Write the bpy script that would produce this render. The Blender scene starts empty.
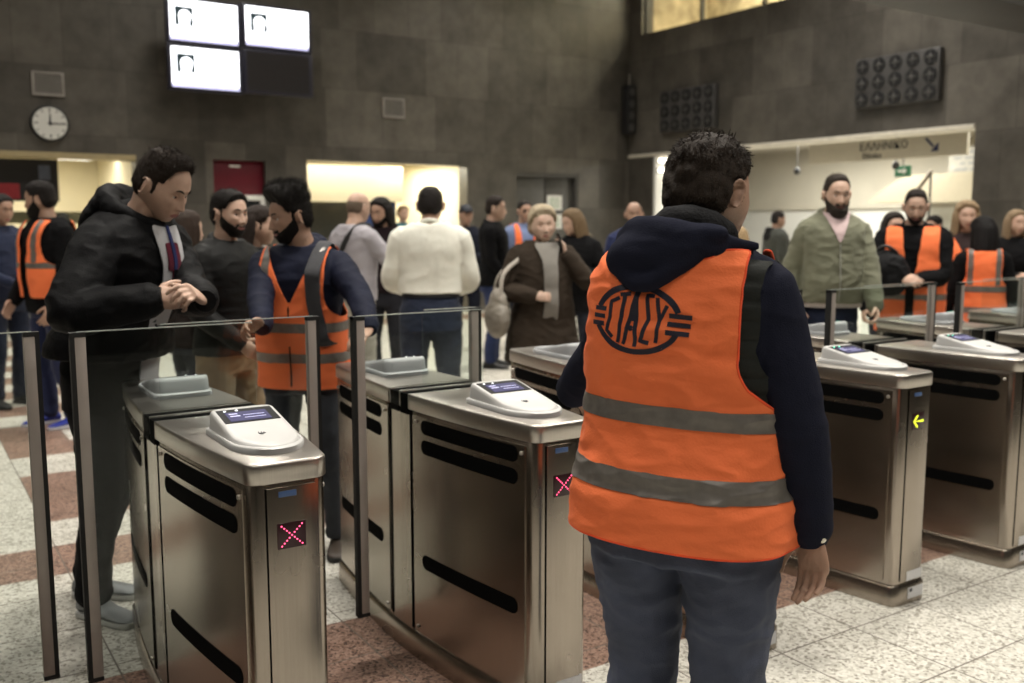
import bpy, bmesh, math, random
import numpy as np
from mathutils import Vector, Matrix
from mathutils.bvhtree import BVHTree
random.seed(7); RNG = np.random.RandomState(5)
C = bpy.context.scene.collection
PI = math.pi

# ------------------------------------------------------------ camera, exposure, world, lights
SC = bpy.context.scene
YAW, PITCH, FPX, CAMH = math.radians(33.0), math.radians(7.05), 955.0, 1.55
FWD = np.array([math.sin(YAW)*math.cos(PITCH), math.cos(YAW)*math.cos(PITCH), -math.sin(PITCH)])
RGT = np.array([math.cos(YAW), -math.sin(YAW), 0.0]); UPV = np.cross(RGT, FWD)
cam_d = bpy.data.cameras.new('camera'); cam = bpy.data.objects.new('camera', cam_d); C.objects.link(cam)
cam.location = (0, 0, CAMH); cam.rotation_euler = (PI/2-PITCH, 0, -YAW)
cam_d.sensor_width = 36.0; cam_d.lens = FPX*36.0/1024; cam_d.clip_start = 0.05; cam_d.clip_end = 200
cam_d.dof.use_dof = True; cam_d.dof.focus_distance = 2.35; cam_d.dof.aperture_fstop = 3.0
SC.camera = cam
SC.view_settings.view_transform = 'Standard'; SC.view_settings.look = 'None'
SC.view_settings.gamma = 1.0; SC.view_settings.use_curve_mapping = False
SC.view_settings.exposure = 0.0
SC.cycles.use_denoising = True
SC.cycles.max_bounces = 8; SC.cycles.transparent_max_bounces = 16; SC.cycles.sample_clamp_indirect = 4.0
SC.cycles.caustics_reflective = False; SC.cycles.caustics_refractive = False
W = bpy.data.worlds.new('world'); SC.world = W; W.use_nodes = True
W.node_tree.nodes['Background'].inputs[0].default_value = (0.9, 0.95, 1, 1)
W.node_tree.nodes['Background'].inputs[1].default_value = 0.02

def area(name, loc, sx, sy, power, col=(1, .94, .84), rot=(0, 0, 0)):
    l = bpy.data.lights.new(name, 'AREA'); l.shape = 'RECTANGLE'; l.size = sx; l.size_y = sy
    l.energy = power; l.color = col
    if name == 'hall_lamp': l.spread = math.radians(125)
    o = bpy.data.objects.new(name, l); o.location = loc; o.rotation_euler = rot; C.objects.link(o); return o
YW0 = 14.6
# hall ceiling luminaires (fixtures themselves are built with the ceiling)
LUMS = [(-2.5, -1.0), (1.5, -1.0), (5.5, -1.0), (-2.5, 3.6), (1.9, 3.6), (6.2, 3.6), (10.0, 3.6), (-2.5, 8.6), (2.2, 8.6), (6.6, 8.6), (10.2, 8.6), (-1.0, 12.4), (4.0, 12.4), (9.0, 12.4)]
LPOW = [35, 55, 110, 50, 135, 150, 120, 60, 110, 110, 100, 50, 60, 60]
for i, (x, y) in enumerate(LUMS):
    area('hall_lamp', (x, y, 6.72), 1.3, 0.5, LPOW[i]*1.22, (1, .95, .86))
area('ticket_office_area_light', (0.5, 16.2, 2.55), 4.0, 0.5, 75, (1, .93, .74))
area('office_area_light', (7.9, 16.1, 2.62), 1.0, 1.6, 95, (1, .93, .74))
area('office_area_light', (6.7, YW0+.55, 2.72), 2.2, .3, 26, (1, .93, .76))  # fill light added to brighten the cream bulkhead, no fixture behind it
area('ticket_office_area_light', (1.0, YW0+1.3, 2.6), 4.0, .3, 45, (1, .92, .72))  # extra fill added to lift the ticket office interior, not a fixture
area('corridor_lamp', (14.8, 12.0, 3.05), 2.0, 4.0, 300, (1, .97, .88))
area('corridor_lamp', (14.8, 7.0, 3.05), 2.0, 3.0, 220, (1, .95, .80))
area('gallery_lamp', (13.4, 11.0, 6.5), 0.5, 5.0, 170, (1, .90, .66))

def tocam(x, y, d):
    """floor position of something seen at pixel x (level with the eye) at depth d"""
    r = FWD + (x-512)/FPX*RGT - (223.4-341.5)/FPX*UPV
    p = r/float(r @ FWD)*d
    return float(p[0]), float(p[1])
def onY(x, y, Y):
    r = FWD + (x-512)/FPX*RGT - (y-341.5)/FPX*UPV; t = Y/r[1]; return (r[0]*t, Y, CAMH+r[2]*t)

# ------------------------------------------------------------ materials
MATS = {}
def newmat(name):
    m = bpy.data.materials.new(name); m.use_nodes = True; nt = m.node_tree
    return m, nt, nt.nodes['Principled BSDF']
def N(nt, t, **kw):
    n = nt.nodes.new(t)
    for k, v in kw.items():
        if k.startswith('i_'): n.inputs[k[2:].replace('_', ' ')].default_value = v
        else: setattr(n, k, v)
    return n
def L(nt, a, b): nt.links.new(a, b)
def mat(name, col, rough=0.6, metal=0.0, var=0.12, scale=14.0, bump=0.0, bscale=60.0, spec=0.5, emis=None, estr=0.0, sheen=0.0, coat=0.0, aniso=None):
    if name in MATS: return MATS[name]
    m, nt, b = newmat(name)
    b.inputs['Roughness'].default_value = rough; b.inputs['Metallic'].default_value = metal
    b.inputs['Specular IOR Level'].default_value = spec
    if sheen: b.inputs['Sheen Weight'].default_value = sheen
    if coat: b.inputs['Coat Weight'].default_value = coat
    tc = N(nt, 'ShaderNodeTexCoord'); nz = N(nt, 'ShaderNodeTexNoise'); nz.inputs['Scale'].default_value = scale; nz.inputs['Detail'].default_value = 4
    if aniso:
        mp = N(nt, 'ShaderNodeMapping'); mp.inputs['Scale'].default_value = aniso; L(nt, tc.outputs['Object'], mp.inputs[0]); L(nt, mp.outputs[0], nz.inputs['Vector'])
    else: L(nt, tc.outputs['Object'], nz.inputs['Vector'])
    mr = N(nt, 'ShaderNodeMapRange'); mr.inputs['From Min'].default_value = .25; mr.inputs['From Max'].default_value = .75
    mr.inputs['To Min'].default_value = 1-var; mr.inputs['To Max'].default_value = 1+var
    L(nt, nz.outputs['Fac'], mr.inputs[0])
    vm = N(nt, 'ShaderNodeVectorMath', operation='SCALE'); vm.inputs[0].default_value = col[:3]
    L(nt, mr.outputs[0], vm.inputs['Scale']); L(nt, vm.outputs[0], b.inputs['Base Color'])
    if bump:
        n2 = N(nt, 'ShaderNodeTexNoise'); n2.inputs['Scale'].default_value = bscale; n2.inputs['Detail'].default_value = 3
        L(nt, tc.outputs['Object'], n2.inputs['Vector'])
        bp = N(nt, 'ShaderNodeBump'); bp.inputs['Strength'].default_value = bump; bp.inputs['Distance'].default_value = .01
        L(nt, n2.outputs['Fac'], bp.inputs['Height']); L(nt, bp.outputs[0], b.inputs['Normal'])
    if emis: b.inputs['Emission Color'].default_value = (*emis, 1); b.inputs['Emission Strength'].default_value = estr
    MATS[name] = m; return m
def cloth(name, col, var=.10, bump=.25, rough=.9, sheen=.15, bscale=180, spec=None):
    dark = max(col) < .04; return mat(name, col, rough, 0, var, 9, bump, bscale, spec or (.10 if dark else .2), sheen=0 if dark else sheen*.5)
def glassmat():
    if 'glass' in MATS: return MATS['glass']
    m, nt, b = newmat('glass'); nt.nodes.remove(b); out = nt.nodes['Material Output']
    tr = N(nt, 'ShaderNodeBsdfTransparent'); tr.inputs[0].default_value = (.955, .975, .965, 1)
    gl = N(nt, 'ShaderNodeBsdfGlossy'); gl.inputs['Roughness'].default_value = .02; gl.inputs[0].default_value = (.9, .95, .95, 1)
    lw = N(nt, 'ShaderNodeLayerWeight'); lw.inputs[0].default_value = .5
    pw = N(nt, 'ShaderNodeMath', operation='POWER'); pw.inputs[1].default_value = 5; L(nt, lw.outputs['Facing'], pw.inputs[0])
    fr = N(nt, 'ShaderNodeMath', operation='MULTIPLY_ADD'); fr.inputs[1].default_value = .9; fr.inputs[2].default_value = .018; L(nt, pw.outputs[0], fr.inputs[0])
    mx = N(nt, 'ShaderNodeMixShader'); L(nt, fr.outputs[0], mx.inputs[0]); L(nt, tr.outputs[0], mx.inputs[1]); L(nt, gl.outputs[0], mx.inputs[2])
    L(nt, mx.outputs[0], out.inputs[0]); MATS['glass'] = m; return m
def steelmat(name='brushed steel', col=(.385, .34, .295), rough=.24):
    if name in MATS: return MATS[name]
    m, nt, b = newmat(name); b.inputs['Metallic'].default_value = 1
    tc = N(nt, 'ShaderNodeTexCoord'); mp = N(nt, 'ShaderNodeMapping'); mp.inputs['Scale'].default_value = (420, 420, 2.2)
    L(nt, tc.outputs['Object'], mp.inputs[0]); nz = N(nt, 'ShaderNodeTexNoise'); nz.inputs['Scale'].default_value = 1; nz.inputs['Detail'].default_value = 2
    L(nt, mp.outputs[0], nz.inputs['Vector'])
    mr = N(nt, 'ShaderNodeMapRange'); mr.inputs['To Min'].default_value = .86; mr.inputs['To Max'].default_value = 1.14; L(nt, nz.outputs['Fac'], mr.inputs[0])
    vm = N(nt, 'ShaderNodeVectorMath', operation='SCALE'); vm.inputs[0].default_value = col; L(nt, mr.outputs[0], vm.inputs['Scale']); L(nt, vm.outputs[0], b.inputs['Base Color'])
    m2 = N(nt, 'ShaderNodeMapRange'); m2.inputs['To Min'].default_value = rough-.05; m2.inputs['To Max'].default_value = rough+.08
    n2 = N(nt, 'ShaderNodeTexNoise'); n2.inputs['Scale'].default_value = 5; L(nt, tc.outputs['Object'], n2.inputs['Vector']); L(nt, n2.outputs['Fac'], m2.inputs[0])
    L(nt, m2.outputs[0], b.inputs['Roughness'])
    bp = N(nt, 'ShaderNodeBump'); bp.inputs['Strength'].default_value = .05; bp.inputs['Distance'].default_value = .002; L(nt, nz.outputs['Fac'], bp.inputs['Height']); L(nt, bp.outputs[0], b.inputs['Normal'])
    MATS[name] = m; return m

def slabmat(name, axis, base=(.079, .072, .062)):
    m, nt, b = newmat(name)
    tc = N(nt, 'ShaderNodeTexCoord'); sp = N(nt, 'ShaderNodeSeparateXYZ'); L(nt, tc.outputs['Object'], sp.inputs[0])
    cb = N(nt, 'ShaderNodeCombineXYZ'); L(nt, sp.outputs[axis], cb.inputs[0]); L(nt, sp.outputs[2], cb.inputs[1])
    br = N(nt, 'ShaderNodeTexBrick'); L(nt, cb.outputs[0], br.inputs['Vector']); br.offset = 0.5; br.squash = 1.6; br.squash_frequency = 3
    br.inputs['Scale'].default_value = 1; br.inputs['Brick Width'].default_value = .62; br.inputs['Row Height'].default_value = .92
    br.inputs['Mortar Size'].default_value = .004; br.inputs['Bias'].default_value = 0
    k = np.array(base)
    br.inputs['Color1'].default_value = (*(k*.70), 1); br.inputs['Color2'].default_value = (*(k*1.32), 1); br.inputs['Mortar'].default_value = (*(k*.55), 1)
    nz = N(nt, 'ShaderNodeTexNoise'); nz.inputs['Scale'].default_value = 2.6; nz.inputs['Detail'].default_value = 8; nz.inputs['Roughness'].default_value = .62; L(nt, tc.outputs['Object'], nz.inputs['Vector'])
    mr = N(nt, 'ShaderNodeMapRange'); mr.inputs['From Min'].default_value = .3; mr.inputs['From Max'].default_value = .7; mr.inputs['To Min'].default_value = .70; mr.inputs['To Max'].default_value = 1.35; L(nt, nz.outputs['Fac'], mr.inputs[0])
    vm = N(nt, 'ShaderNodeVectorMath', operation='SCALE'); L(nt, br.outputs[0], vm.inputs[0]); L(nt, mr.outputs[0], vm.inputs['Scale']); L(nt, vm.outputs[0], b.inputs['Base Color'])
    b.inputs['Roughness'].default_value = .38
    bp = N(nt, 'ShaderNodeBump'); bp.inputs['Strength'].default_value = .2; bp.inputs['Distance'].default_value = .01; L(nt, nz.outputs['Fac'], bp.inputs['Height']); L(nt, bp.outputs[0], b.inputs['Normal'])
    return m

def floormat():
    m, nt, b = newmat('terrazzo floor tiles')
    tc = N(nt, 'ShaderNodeTexCoord'); sp = N(nt, 'ShaderNodeSeparateXYZ'); L(nt, tc.outputs['Object'], sp.inputs[0])
    X, Y = sp.outputs[0], sp.outputs[1]
    def M(op, a, bb):
        n = N(nt, 'ShaderNodeMath', operation=op)
        for i, v in enumerate((a, bb)):
            if isinstance(v, (int, float)): n.inputs[i].default_value = v
            else: L(nt, v, n.inputs[i])
        return n.outputs[0]
    def band(c, a, bb): return M('MULTIPLY', M('GREATER_THAN', c, a), M('LESS_THAN', c, bb))
    T = .4085
    def grid(c, off):
        f = M('FRACT', M('DIVIDE', M('SUBTRACT', c, off-40*T), T), 0)
        return M('LESS_THAN', M('ABSOLUTE', M('SUBTRACT', f, .5), 0), .5-.0075)
    inside = M('MULTIPLY', grid(X, .577), grid(Y, 2.235))      # 1 in the tile, 0 in the joint
    br = M('ADD', band(Y, 2.52, 3.37), band(Y, 4.52, 4.95))
    st = None
    for a, c in ((5.38, 6.45), (6.98, 8.1), (8.55, 9.0), (9.42, 9.86), (10.3, 10.75), (11.2, 11.65), (12.1, 12.6)):
        v = band(Y, a, c); st = v if st is None else M('ADD', st, v)
    st = M('MULTIPLY', st, band(X, .577, 2.25))
    st = M('MULTIPLY', st, M('SUBTRACT', 1, M('MULTIPLY', band(X, 1.0, 1.2), band(Y, 7.4, 7.8))))
    brown = M('MINIMUM', M('ADD', br, st), 1.0)
    brown = M('MAXIMUM', brown, M('MULTIPLY', band(Y, 13.4, 14.2), 1.0))
    def speck(scale, c0, c1, c2):
        v = N(nt, 'ShaderNodeTexVoronoi'); v.inputs['Scale'].default_value = scale; L(nt, tc.outputs['Object'], v.inputs['Vector'])
        r = N(nt, 'ShaderNodeValToRGB'); r.color_ramp.interpolation = 'LINEAR'
        sx = N(nt, 'ShaderNodeSeparateXYZ'); L(nt, v.outputs['Color'], sx.inputs[0]); L(nt, sx.outputs[0], r.inputs[0])
        e = r.color_ramp.elements; e[0].position = .10; e[0].color = (*c0, 1); e[1].position = .32; e[1].color = (*c1, 1)
        k = e.new(.95); k.color = (*c2, 1); return r.outputs[0]
    wh = speck(95, (.26, .24, .20), (.50, .48, .42), (.66, .64, .58))
    bn = speck(110, (.06, .034, .026), (.20, .118, .086), (.33, .22, .17))
    mx = N(nt, 'ShaderNodeMix', data_type='RGBA'); L(nt, brown, mx.inputs['Factor']); L(nt, wh, mx.inputs['A']); L(nt, bn, mx.inputs['B'])
    m2 = N(nt, 'ShaderNodeMix', data_type='RGBA'); L(nt, inside, m2.inputs['Factor']); m2.inputs['A'].default_value = (.13, .11, .09, 1); L(nt, mx.outputs['Result'], m2.inputs['B'])
    L(nt, m2.outputs['Result'], b.inputs['Base Color']); b.inputs['Roughness'].default_value = .42; b.inputs['Specular IOR Level'].default_value = .4
    return m

# ------------------------------------------------------------ mesh helpers
class MB:
    def __init__(s): s.v = []; s.f = []; s.m = []
    def add(s, V, F, mi=0):
        o = len(s.v); s.v.extend([tuple(map(float, p)) for p in V]); s.f.extend([tuple(i+o for i in f) for f in F]); s.m.extend([mi]*len(F)); return s
    def box(s, x0, x1, y0, y1, z0, z1, mi=0):
        V = [(x0, y0, z0), (x1, y0, z0), (x1, y1, z0), (x0, y1, z0), (x0, y0, z1), (x1, y0, z1), (x1, y1, z1), (x0, y1, z1)]
        return s.add(V, [(0, 3, 2, 1), (4, 5, 6, 7), (0, 1, 5, 4), (1, 2, 6, 5), (2, 3, 7, 6), (3, 0, 4, 7)], mi)
    def prism(s, poly, axis, a, b, mi=0):
        """poly in the two other axes, extruded from a to b along axis"""
        n = len(poly)
        def P(p, t): return {0: (t, p[0], p[1]), 1: (p[0], t, p[1]), 2: (p[0], p[1], t)}[axis]
        V = [P(p, a) for p in poly]+[P(p, b) for p in poly]
        F = [tuple(range(n))[::-1], tuple(range(n, 2*n))]+[(i, (i+1) % n, n+(i+1) % n, n+i) for i in range(n)]
        return s.add(V, F, mi)
    def rings(s, R, cap=True, mi=0):
        n = len(R[0]); V = [p for r in R for p in r]; F = []
        for k in range(len(R)-1):
            for i in range(n):
                j = (i+1) % n; F.append((k*n+i, k*n+j, (k+1)*n+j, (k+1)*n+i))
        if cap: F.append(tuple(range(n))[::-1]); F.append(tuple(range((len(R)-1)*n, len(R)*n)))
        return s.add(V, F, mi)
    def tube(s, pts, rad, n=12, flat=None, sub=0, mi=0):
        P = [np.array(p, float) for p in pts]; r = list(rad) if hasattr(rad, '__len__') else [rad]*len(P)
        if sub: P, r = spline(P, r, sub)
        T = [P[min(i+1, len(P)-1)]-P[max(i-1, 0)] for i in range(len(P))]; T = [t/(np.linalg.norm(t)+1e-9) for t in T]
        up = np.array([0, 0, 1.]) if flat is None else np.array(flat[1], float)
        if abs(T[0] @ up) > .95: up = np.array([1., 0, 0]) if abs(T[0][0]) < .9 else np.array([0, 1., 0])
        R = []
        u = up-T[0]*(up @ T[0]); u /= np.linalg.norm(u)
        fl = 1 if flat is None else flat[0]
        for i, p in enumerate(P):
            u = u-T[i]*(u @ T[i]); u /= np.linalg.norm(u); w = np.cross(T[i], u)
            R.append([p+(math.cos(a)*w+math.sin(a)*u*fl)*r[i] for a in [2*PI*k/n for k in range(n)]])
        # rounded ends
        c0 = [P[0]-T[0]*r[0]*.5+(q-P[0])*.7 for q in R[0]]; c1 = [P[-1]+T[-1]*r[-1]*.5+(q-P[-1])*.7 for q in R[-1]]
        return s.rings([c0]+R+[c1], mi=mi)
    def ell(s, c, r, n=16, m=10, rot=None, mi=0):
        R = []
        for k in range(1, m):
            a = -PI/2+PI*k/m
            ring = [np.array([r[0]*math.cos(a)*math.cos(2*PI*i/n), r[1]*math.cos(a)*math.sin(2*PI*i/n), r[2]*math.sin(a)]) for i in range(n)]
            if rot is not None: ring = [rot @ p for p in ring]
            R.append([p+np.array(c) for p in ring])
        z = np.array([0, 0, r[2]]); z = rot @ z if rot is not None else z
        o = len(s.v); s.rings(R, cap=False, mi=mi); b = len(s.v)
        s.v.append(tuple(np.array(c)-z)); s.v.append(tuple(np.array(c)+z)); L0 = o+(m-2)*n
        for i in range(n):
            j = (i+1) % n; s.f.append((b, o+j, o+i)); s.f.append((b+1, L0+i, L0+j)); s.m += [mi, mi]
        return s
    def build(s, name, mats, parent=None, smooth=False, bevel=0, seg=2, angle=40):
        me = bpy.data.meshes.new(name); me.from_pydata(s.v, [], s.f)
        return finish(me, name, mats, parent, smooth, s.m, bevel, seg, angle)
def finish(me, name, mats, parent=None, smooth=False, mi=None, bevel=0, seg=2, angle=40):
    me.name = name
    if not isinstance(mats, (list, tuple)): mats = [mats]
    for m in mats: me.materials.append(m)
    if mi is not None and len(mats) > 1: me.polygons.foreach_set('material_index', mi)
    bm = bmesh.new(); bm.from_mesh(me); bmesh.ops.recalc_face_normals(bm, faces=bm.faces)
    if bevel: bmesh.ops.bevel(bm, geom=[e for e in bm.edges if len(e.link_faces) == 2 and e.calc_face_angle(0) > .6], offset=bevel, segments=seg, affect='EDGES', profile=.5)
    bm.to_mesh(me); bm.free()
    if smooth or bevel:
        me.polygons.foreach_set('use_smooth', [True]*len(me.polygons)); me.set_sharp_from_angle(angle=math.radians(angle))
    o = bpy.data.objects.new(name, me); C.objects.link(o)
    if parent is not None: o.parent = parent
    return o
def spline(P, r, sub):
    Q, q = [], []
    n = len(P)
    for i in range(n-1):
        p0, p1, p2, p3 = P[max(i-1, 0)], P[i], P[i+1], P[min(i+2, n-1)]
        for k in range(sub):
            t = k/sub
            Q.append(.5*((2*p1)+(-p0+p2)*t+(2*p0-5*p1+4*p2-p3)*t*t+(-p0+3*p1-3*p2+p3)*t**3)); q.append(r[i]*(1-t)+r[i+1]*t)
    Q.append(P[-1]); q.append(r[-1]); return Q, q
def tag(o, label, cat, group=None):
    o['label'] = label; o['category'] = cat
    if group: o['group'] = group
    return o
def empty(name, loc, label, cat, group=None, rz=0):
    o = bpy.data.objects.new(name, None); C.objects.link(o); o.location = loc; o.rotation_euler = (0, 0, rz); o.empty_display_size = .1
    return tag(o, label, cat, group)
def struct(o): o['kind'] = 'structure'; return o
def copytree(o, parent=None):
    c = o.copy(); C.objects.link(c)
    if parent is not None: c.parent = parent
    for ch in o.children: copytree(ch, c)
    return c
def textmesh(s, size, name, m, parent, loc, rot, ext=.003, align='CENTER'):
    cu = bpy.data.curves.new('lettering', 'FONT'); cu.body = s; cu.size = size; cu.extrude = ext; cu.align_x = align; cu.align_y = 'CENTER'
    t = bpy.data.objects.new('t', cu); C.objects.link(t); dg = bpy.context.evaluated_depsgraph_get(); dg.update()
    me = bpy.data.meshes.new_from_object(t.evaluated_get(dg)); bpy.data.objects.remove(t); bpy.data.curves.remove(cu)
    me.materials.clear(); me.materials.append(m); me.name = name
    o = bpy.data.objects.new(name, me); C.objects.link(o); o.parent = parent; o.location = loc; o.rotation_euler = rot; return o

# ------------------------------------------------------------ the hall
YW, XW, ZC = 14.6, 12.2, 7.0
XL, YF = -7.0, -6.0
m_back = slabmat('dark marble slabs back', 0); m_right = slabmat('dark marble slabs right', 1)
m_plaster = mat('cream plaster', (.74, .68, .52), .7, var=.05, scale=3)
m_white = mat('white paint', (.78, .78, .74), .6, var=.04, scale=3)
m_ceil = mat('ceiling panels', (.22, .20, .175), .8, var=.15, scale=2)
m_black = mat('black plastic', (.012, .012, .013), .45)
m_dark = mat('dark grey metal', (.06, .058, .055), .5)
m_steel = steelmat(); m_steeltop = steelmat('brushed steel top', (.47, .44, .405), .33)
m_post = mat('taupe anodised metal', (.42, .37, .335), .45, .25, .05)
m_pale = mat('pale metal', (.34, .32, .29), .5, var=.05)
m_emw = mat('lamp diffuser', (.9, .9, .85), .5, emis=(1, .94, .82), estr=5.0)
m_glass = glassmat()

struct(MB().box(XL, XW+8, YF, YW+10, -.1, 0).build('floor', floormat()))
struct(MB().box(XL, XW+.3, YF, YW+.3, ZC, ZC+.2).build('ceiling', m_ceil))
w = MB()
for x0, x1, z0, z1 in ((XL, -4, 0, ZC), (-4, 3.05, 2.52, ZC), (3.05, 4.15, 0, ZC), (4.15, 4.95, 2.5, ZC), (4.95, 5.62, 0, ZC), (5.62, 8.55, 2.54, ZC), (8.55, 9.58, 0, ZC), (9.58, 10.97, 2.47, ZC), (10.97, XW+.3, 0, ZC)):
    w.box(x0, x1, YW, YW+.3, z0, z1)
struct(w.build('wall_back', m_back))
w = MB()
for y0, y1, z0, z1 in ((YF, 7.49, 0, 5.08), (7.49, 13.85, 2.86, 5.08), (13.85, YW, 0, 5.08), (YF, 7.0, 5.08, ZC), (7.0, 14.3, 6.6, ZC), (14.3, YW, 5.08, ZC)):
    w.box(XW, XW+.3, y0, y1, z0, z1)
struct(w.build('wall_right', m_right))
struct(MB().box(XL-.3, XL, YF, YW+.3, 0, ZC).build('wall_left', m_right))
struct(MB().box(XL-.3, XW+.3, YF-.3, YF, 0, ZC).build('wall_front', m_back))
# pale lintel over the passage
t = struct(MB().box(XW-.03, XW+.33, 7.49, 14.6, 2.80, 2.862).build('trim_1', mat('cream lintel', (.66, .62, .53), .5), bevel=.006))
struct(MB().box(XW-.01, XW+.33, 13.80, 13.87, 0, 2.80).build('trim_7', m_white, bevel=.006))
# ceiling beam crossing the hall at the upper right
struct(MB().box(5.5, XW, 5.55, 6.32, 3.72, 4.05).box(5.5, 5.9, 5.7, 6.2, 4.05, ZC).build('trim_2', mat('dark beam paint', (.045, .042, .038), .6), bevel=.01))
# gallery window in the right wall, high up
g = MB().box(XW+.32, XW+1.9, 6.8, 14.5, 5.0, 5.08).box(XW+1.9, XW+2.0, 6.8, 14.5, 5.0, 6.9).box(XW+.3, XW+1.9, 6.7, 6.8, 5.0, 6.9).box(XW+.3, XW+1.9, 14.5, 14.6, 5.0, 6.9).box(XW+.3, XW+1.9, 6.8, 14.5, 6.7, 6.9)
struct(g.build('wall_gallery', mat('gallery marble', (.55, .47, .33), .25, var=.45, scale=3.5)))
win = struct(MB().box(XW+.13, XW+.145, 7.0, 14.3, 5.08, 6.6).build('window_1', m_glass))
fr = MB()
for y in (7.0, 8.45, 9.9, 11.35, 12.8, 14.27): fr.box(XW+.09, XW+.18, y, y+.035, 5.08, 6.6)
fr.box(XW+.09, XW+.18, 7.0, 14.3, 5.08, 5.11); struct(fr.build('window_frame', m_dark, win))
for i, y in enumerate((8.2, 10.2, 12.4, 13.8)):
    o = empty('gallery_light', (XW+1.0, y, 6.1), 'small bright spotlight behind the high gallery window, %s' % ('nearest the right edge', 'second from the right', 'third from the right', 'nearest the corner of the hall')[i], 'light', 'spotlights behind the gallery window')
    MB().ell((0, 0, 0), (.07, .07, .035)).build('lamp', mat('warm lamp', (1, .9, .7), .4, emis=(1, .88, .62), estr=14), o, smooth=True)
    MB().tube([(0, 0, .04), (0, 0, .56)], .012).build('stem', m_dark, o)
# ceiling luminaires
for i, (x, y) in enumerate(LUMS):
    o = empty('ceiling_light', (x, y, 6.74), 'long recessed ceiling luminaire of the ticket hall', 'light', 'ceiling lights of the hall')
    MB().box(-.7, .7, -.3, .3, .06, .26).build('housing', m_pale, o)
    MB().box(-.64, .64, -.24, .24, .03, .06).build('diffuser', m_emw, o)

# rooms behind the back wall
def room(nm, x0, x1, y1, z1, m):
    b = MB().box(x0, x1, y1, y1+.1, 0, z1).box(x0-.1, x0, YW+.3, y1, 0, z1).box(x1, x1+.1, YW+.3, y1, 0, z1).box(x0-.1, x1+.1, YW+.3, y1+.1, z1, z1+.1)
    return struct(b.build(nm, m))
room('wall_ticket_office', -4, 3.05, 17.6, 2.75, m_plaster)
room('wall_office', 5.5, 8.7, 17.4, 2.8, m_plaster)
# ticket office: poster panels hung behind the front, counter, lamp
o = empty('poster_panel', (0.98, YW+.42, 1.86), 'dark hanging poster panel with red lower part in the left ticket opening', 'poster')
MB().box(-1.6, 1.1, 0, .04, 0, .58).build('board', m_black, o)
for a, b_, c, d in ((-1.55, .6, .03, .24), (.72, 1.02, .04, .14)): MB().box(a, b_, -.006, 0, c, d).build('red_print', mat('red print', (.30, .02, .03), .5), o)
for a, b_, c, d in ((-.75, -.6, .25, .42), (-.3, .0, .30, .5), (.2, .34, .2, .5), (.85, 1.0, .30, .5)): MB().box(a, b_, -.006, 0, c, d).build('pale_print', mat('faded blue print', (.10, .12, .17), .5), o)
o = empty('service_counter', (-.4, YW+.5, 0), 'pale counter front across the left ticket opening', 'counter')
MB().box(-3.4, 3.3, 0, .5, .0, .98).build('counter_front', mat('counter laminate', (.50, .50, .42), .5, var=.1), o, bevel=.01)
MB().box(-3.45, 3.35, -.05, .55, .98, 1.03).build('counter_top', m_pale, o, bevel=.008)
MB().box(-3.4, 3.3, .42, .48, 1.55, 1.72).build('glass_rail', mat('olive rail', (.20, .20, .12), .5), o)
o = empty('strip_light', (2.35, YW+.6, 2.46), 'bright short strip light under the top of the left ticket opening', 'light')
MB().box(-.22, .22, 0, .1, 0, .03).build('tube_lamp', m_emw, o, bevel=.006); MB().box(-.25, .25, -.01, .11, .03, .07).build('housing', m_pale, o)
struct(MB().box(-4, 3.05, YW-.02, YW+.3, 2.44, 2.52).build('trim_3', mat('dull brass trim', (.33, .27, .15), .45)))
# red door
d = struct(MB().box(4.15, 4.95, YW+.1, YW+.16, 1.98, 2.5).build('door_1', mat('dark red panel', (.115, .006, .016), .4), bevel=.008))
struct(MB().box(4.15, 4.95, YW+.06, YW+.18, 1.90, 1.98).box(4.15, 4.22, YW+.06, YW+.18, 0, 1.9).box(4.88, 4.95, YW+.06, YW+.18, 0, 1.9).box(4.22, 4.88, YW+.08, YW+.14, 0, 1.1).build('door_frame', m_white, d, bevel=.004))
struct(MB().box(4.22, 4.88, YW+.11, YW+.125, 1.1, 1.9).build('door_glass', mat('dark glass', (.03, .035, .04), .15), d))
struct(MB().box(4.42, 4.58, YW+.09, YW+.1, 2.40, 2.43).build('name_plate', m_white, d))
struct(MB().box(4.1, 5.0, YW+.3, YW+.34, 0, 2.6).build('wall_behind_door', m_dark))
# office opening: bright bulkhead above, dark window band, blue poster, right hand lit wall
struct(MB().box(5.62, 7.75, YW+.9, YW+1.0, 1.93, 2.54).build('trim_4', mat('cream bulkhead', (.86, .78, .58), .6, var=.03)))
o = empty('office_screen_wall', (6.0, YW+1.4, 0), 'dark glazed partition below the cream bulkhead', 'partition')
MB().box(-.3, 1.6, 0, .06, .9, 1.93).build('dark_pane', mat('smoky pane', (.05, .05, .045), .3), o)
MB().box(-.36, -.30, -.02, .08, 0, 2.4).box(1.6, 1.66, -.02, .08, 0, 2.4).build('mullion', m_pale, o)
MB().box(-.3, 1.6, -.03, .07, 0, .9).build('lower_panel', mat('putty panel', (.42, .38, .28), .6), o)
o = empty('blue_poster', (7.25, YW+.95, 1.30), 'blue poster beneath the cream bulkhead left of the white-shirted man', 'poster')
MB().box(-.38, .36, 0, .03, 0, .6).build('sheet', mat('blue print', (.015, .04, .16), .5), o)
MB().box(-.41, .39, .03, .05, -.03, .63).build('backing', m_dark, o)
o = empty('office_chair', (6.35, YW+1.0, 0), 'grey high-backed swivel chair inside the lit office opening', 'chair')
MB().tube([(0, 0, .1), (0, 0, .45)], .03).build('stem', m_dark, o, smooth=True); MB().box(-.24, .24, -.22, .24, .45, .53).build('seat', m_dark, o, bevel=.03)
MB().box(-.22, .22, .2, .27, .6, 1.3).build('backrest', m_dark, o, bevel=.03)
b = MB()
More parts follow.
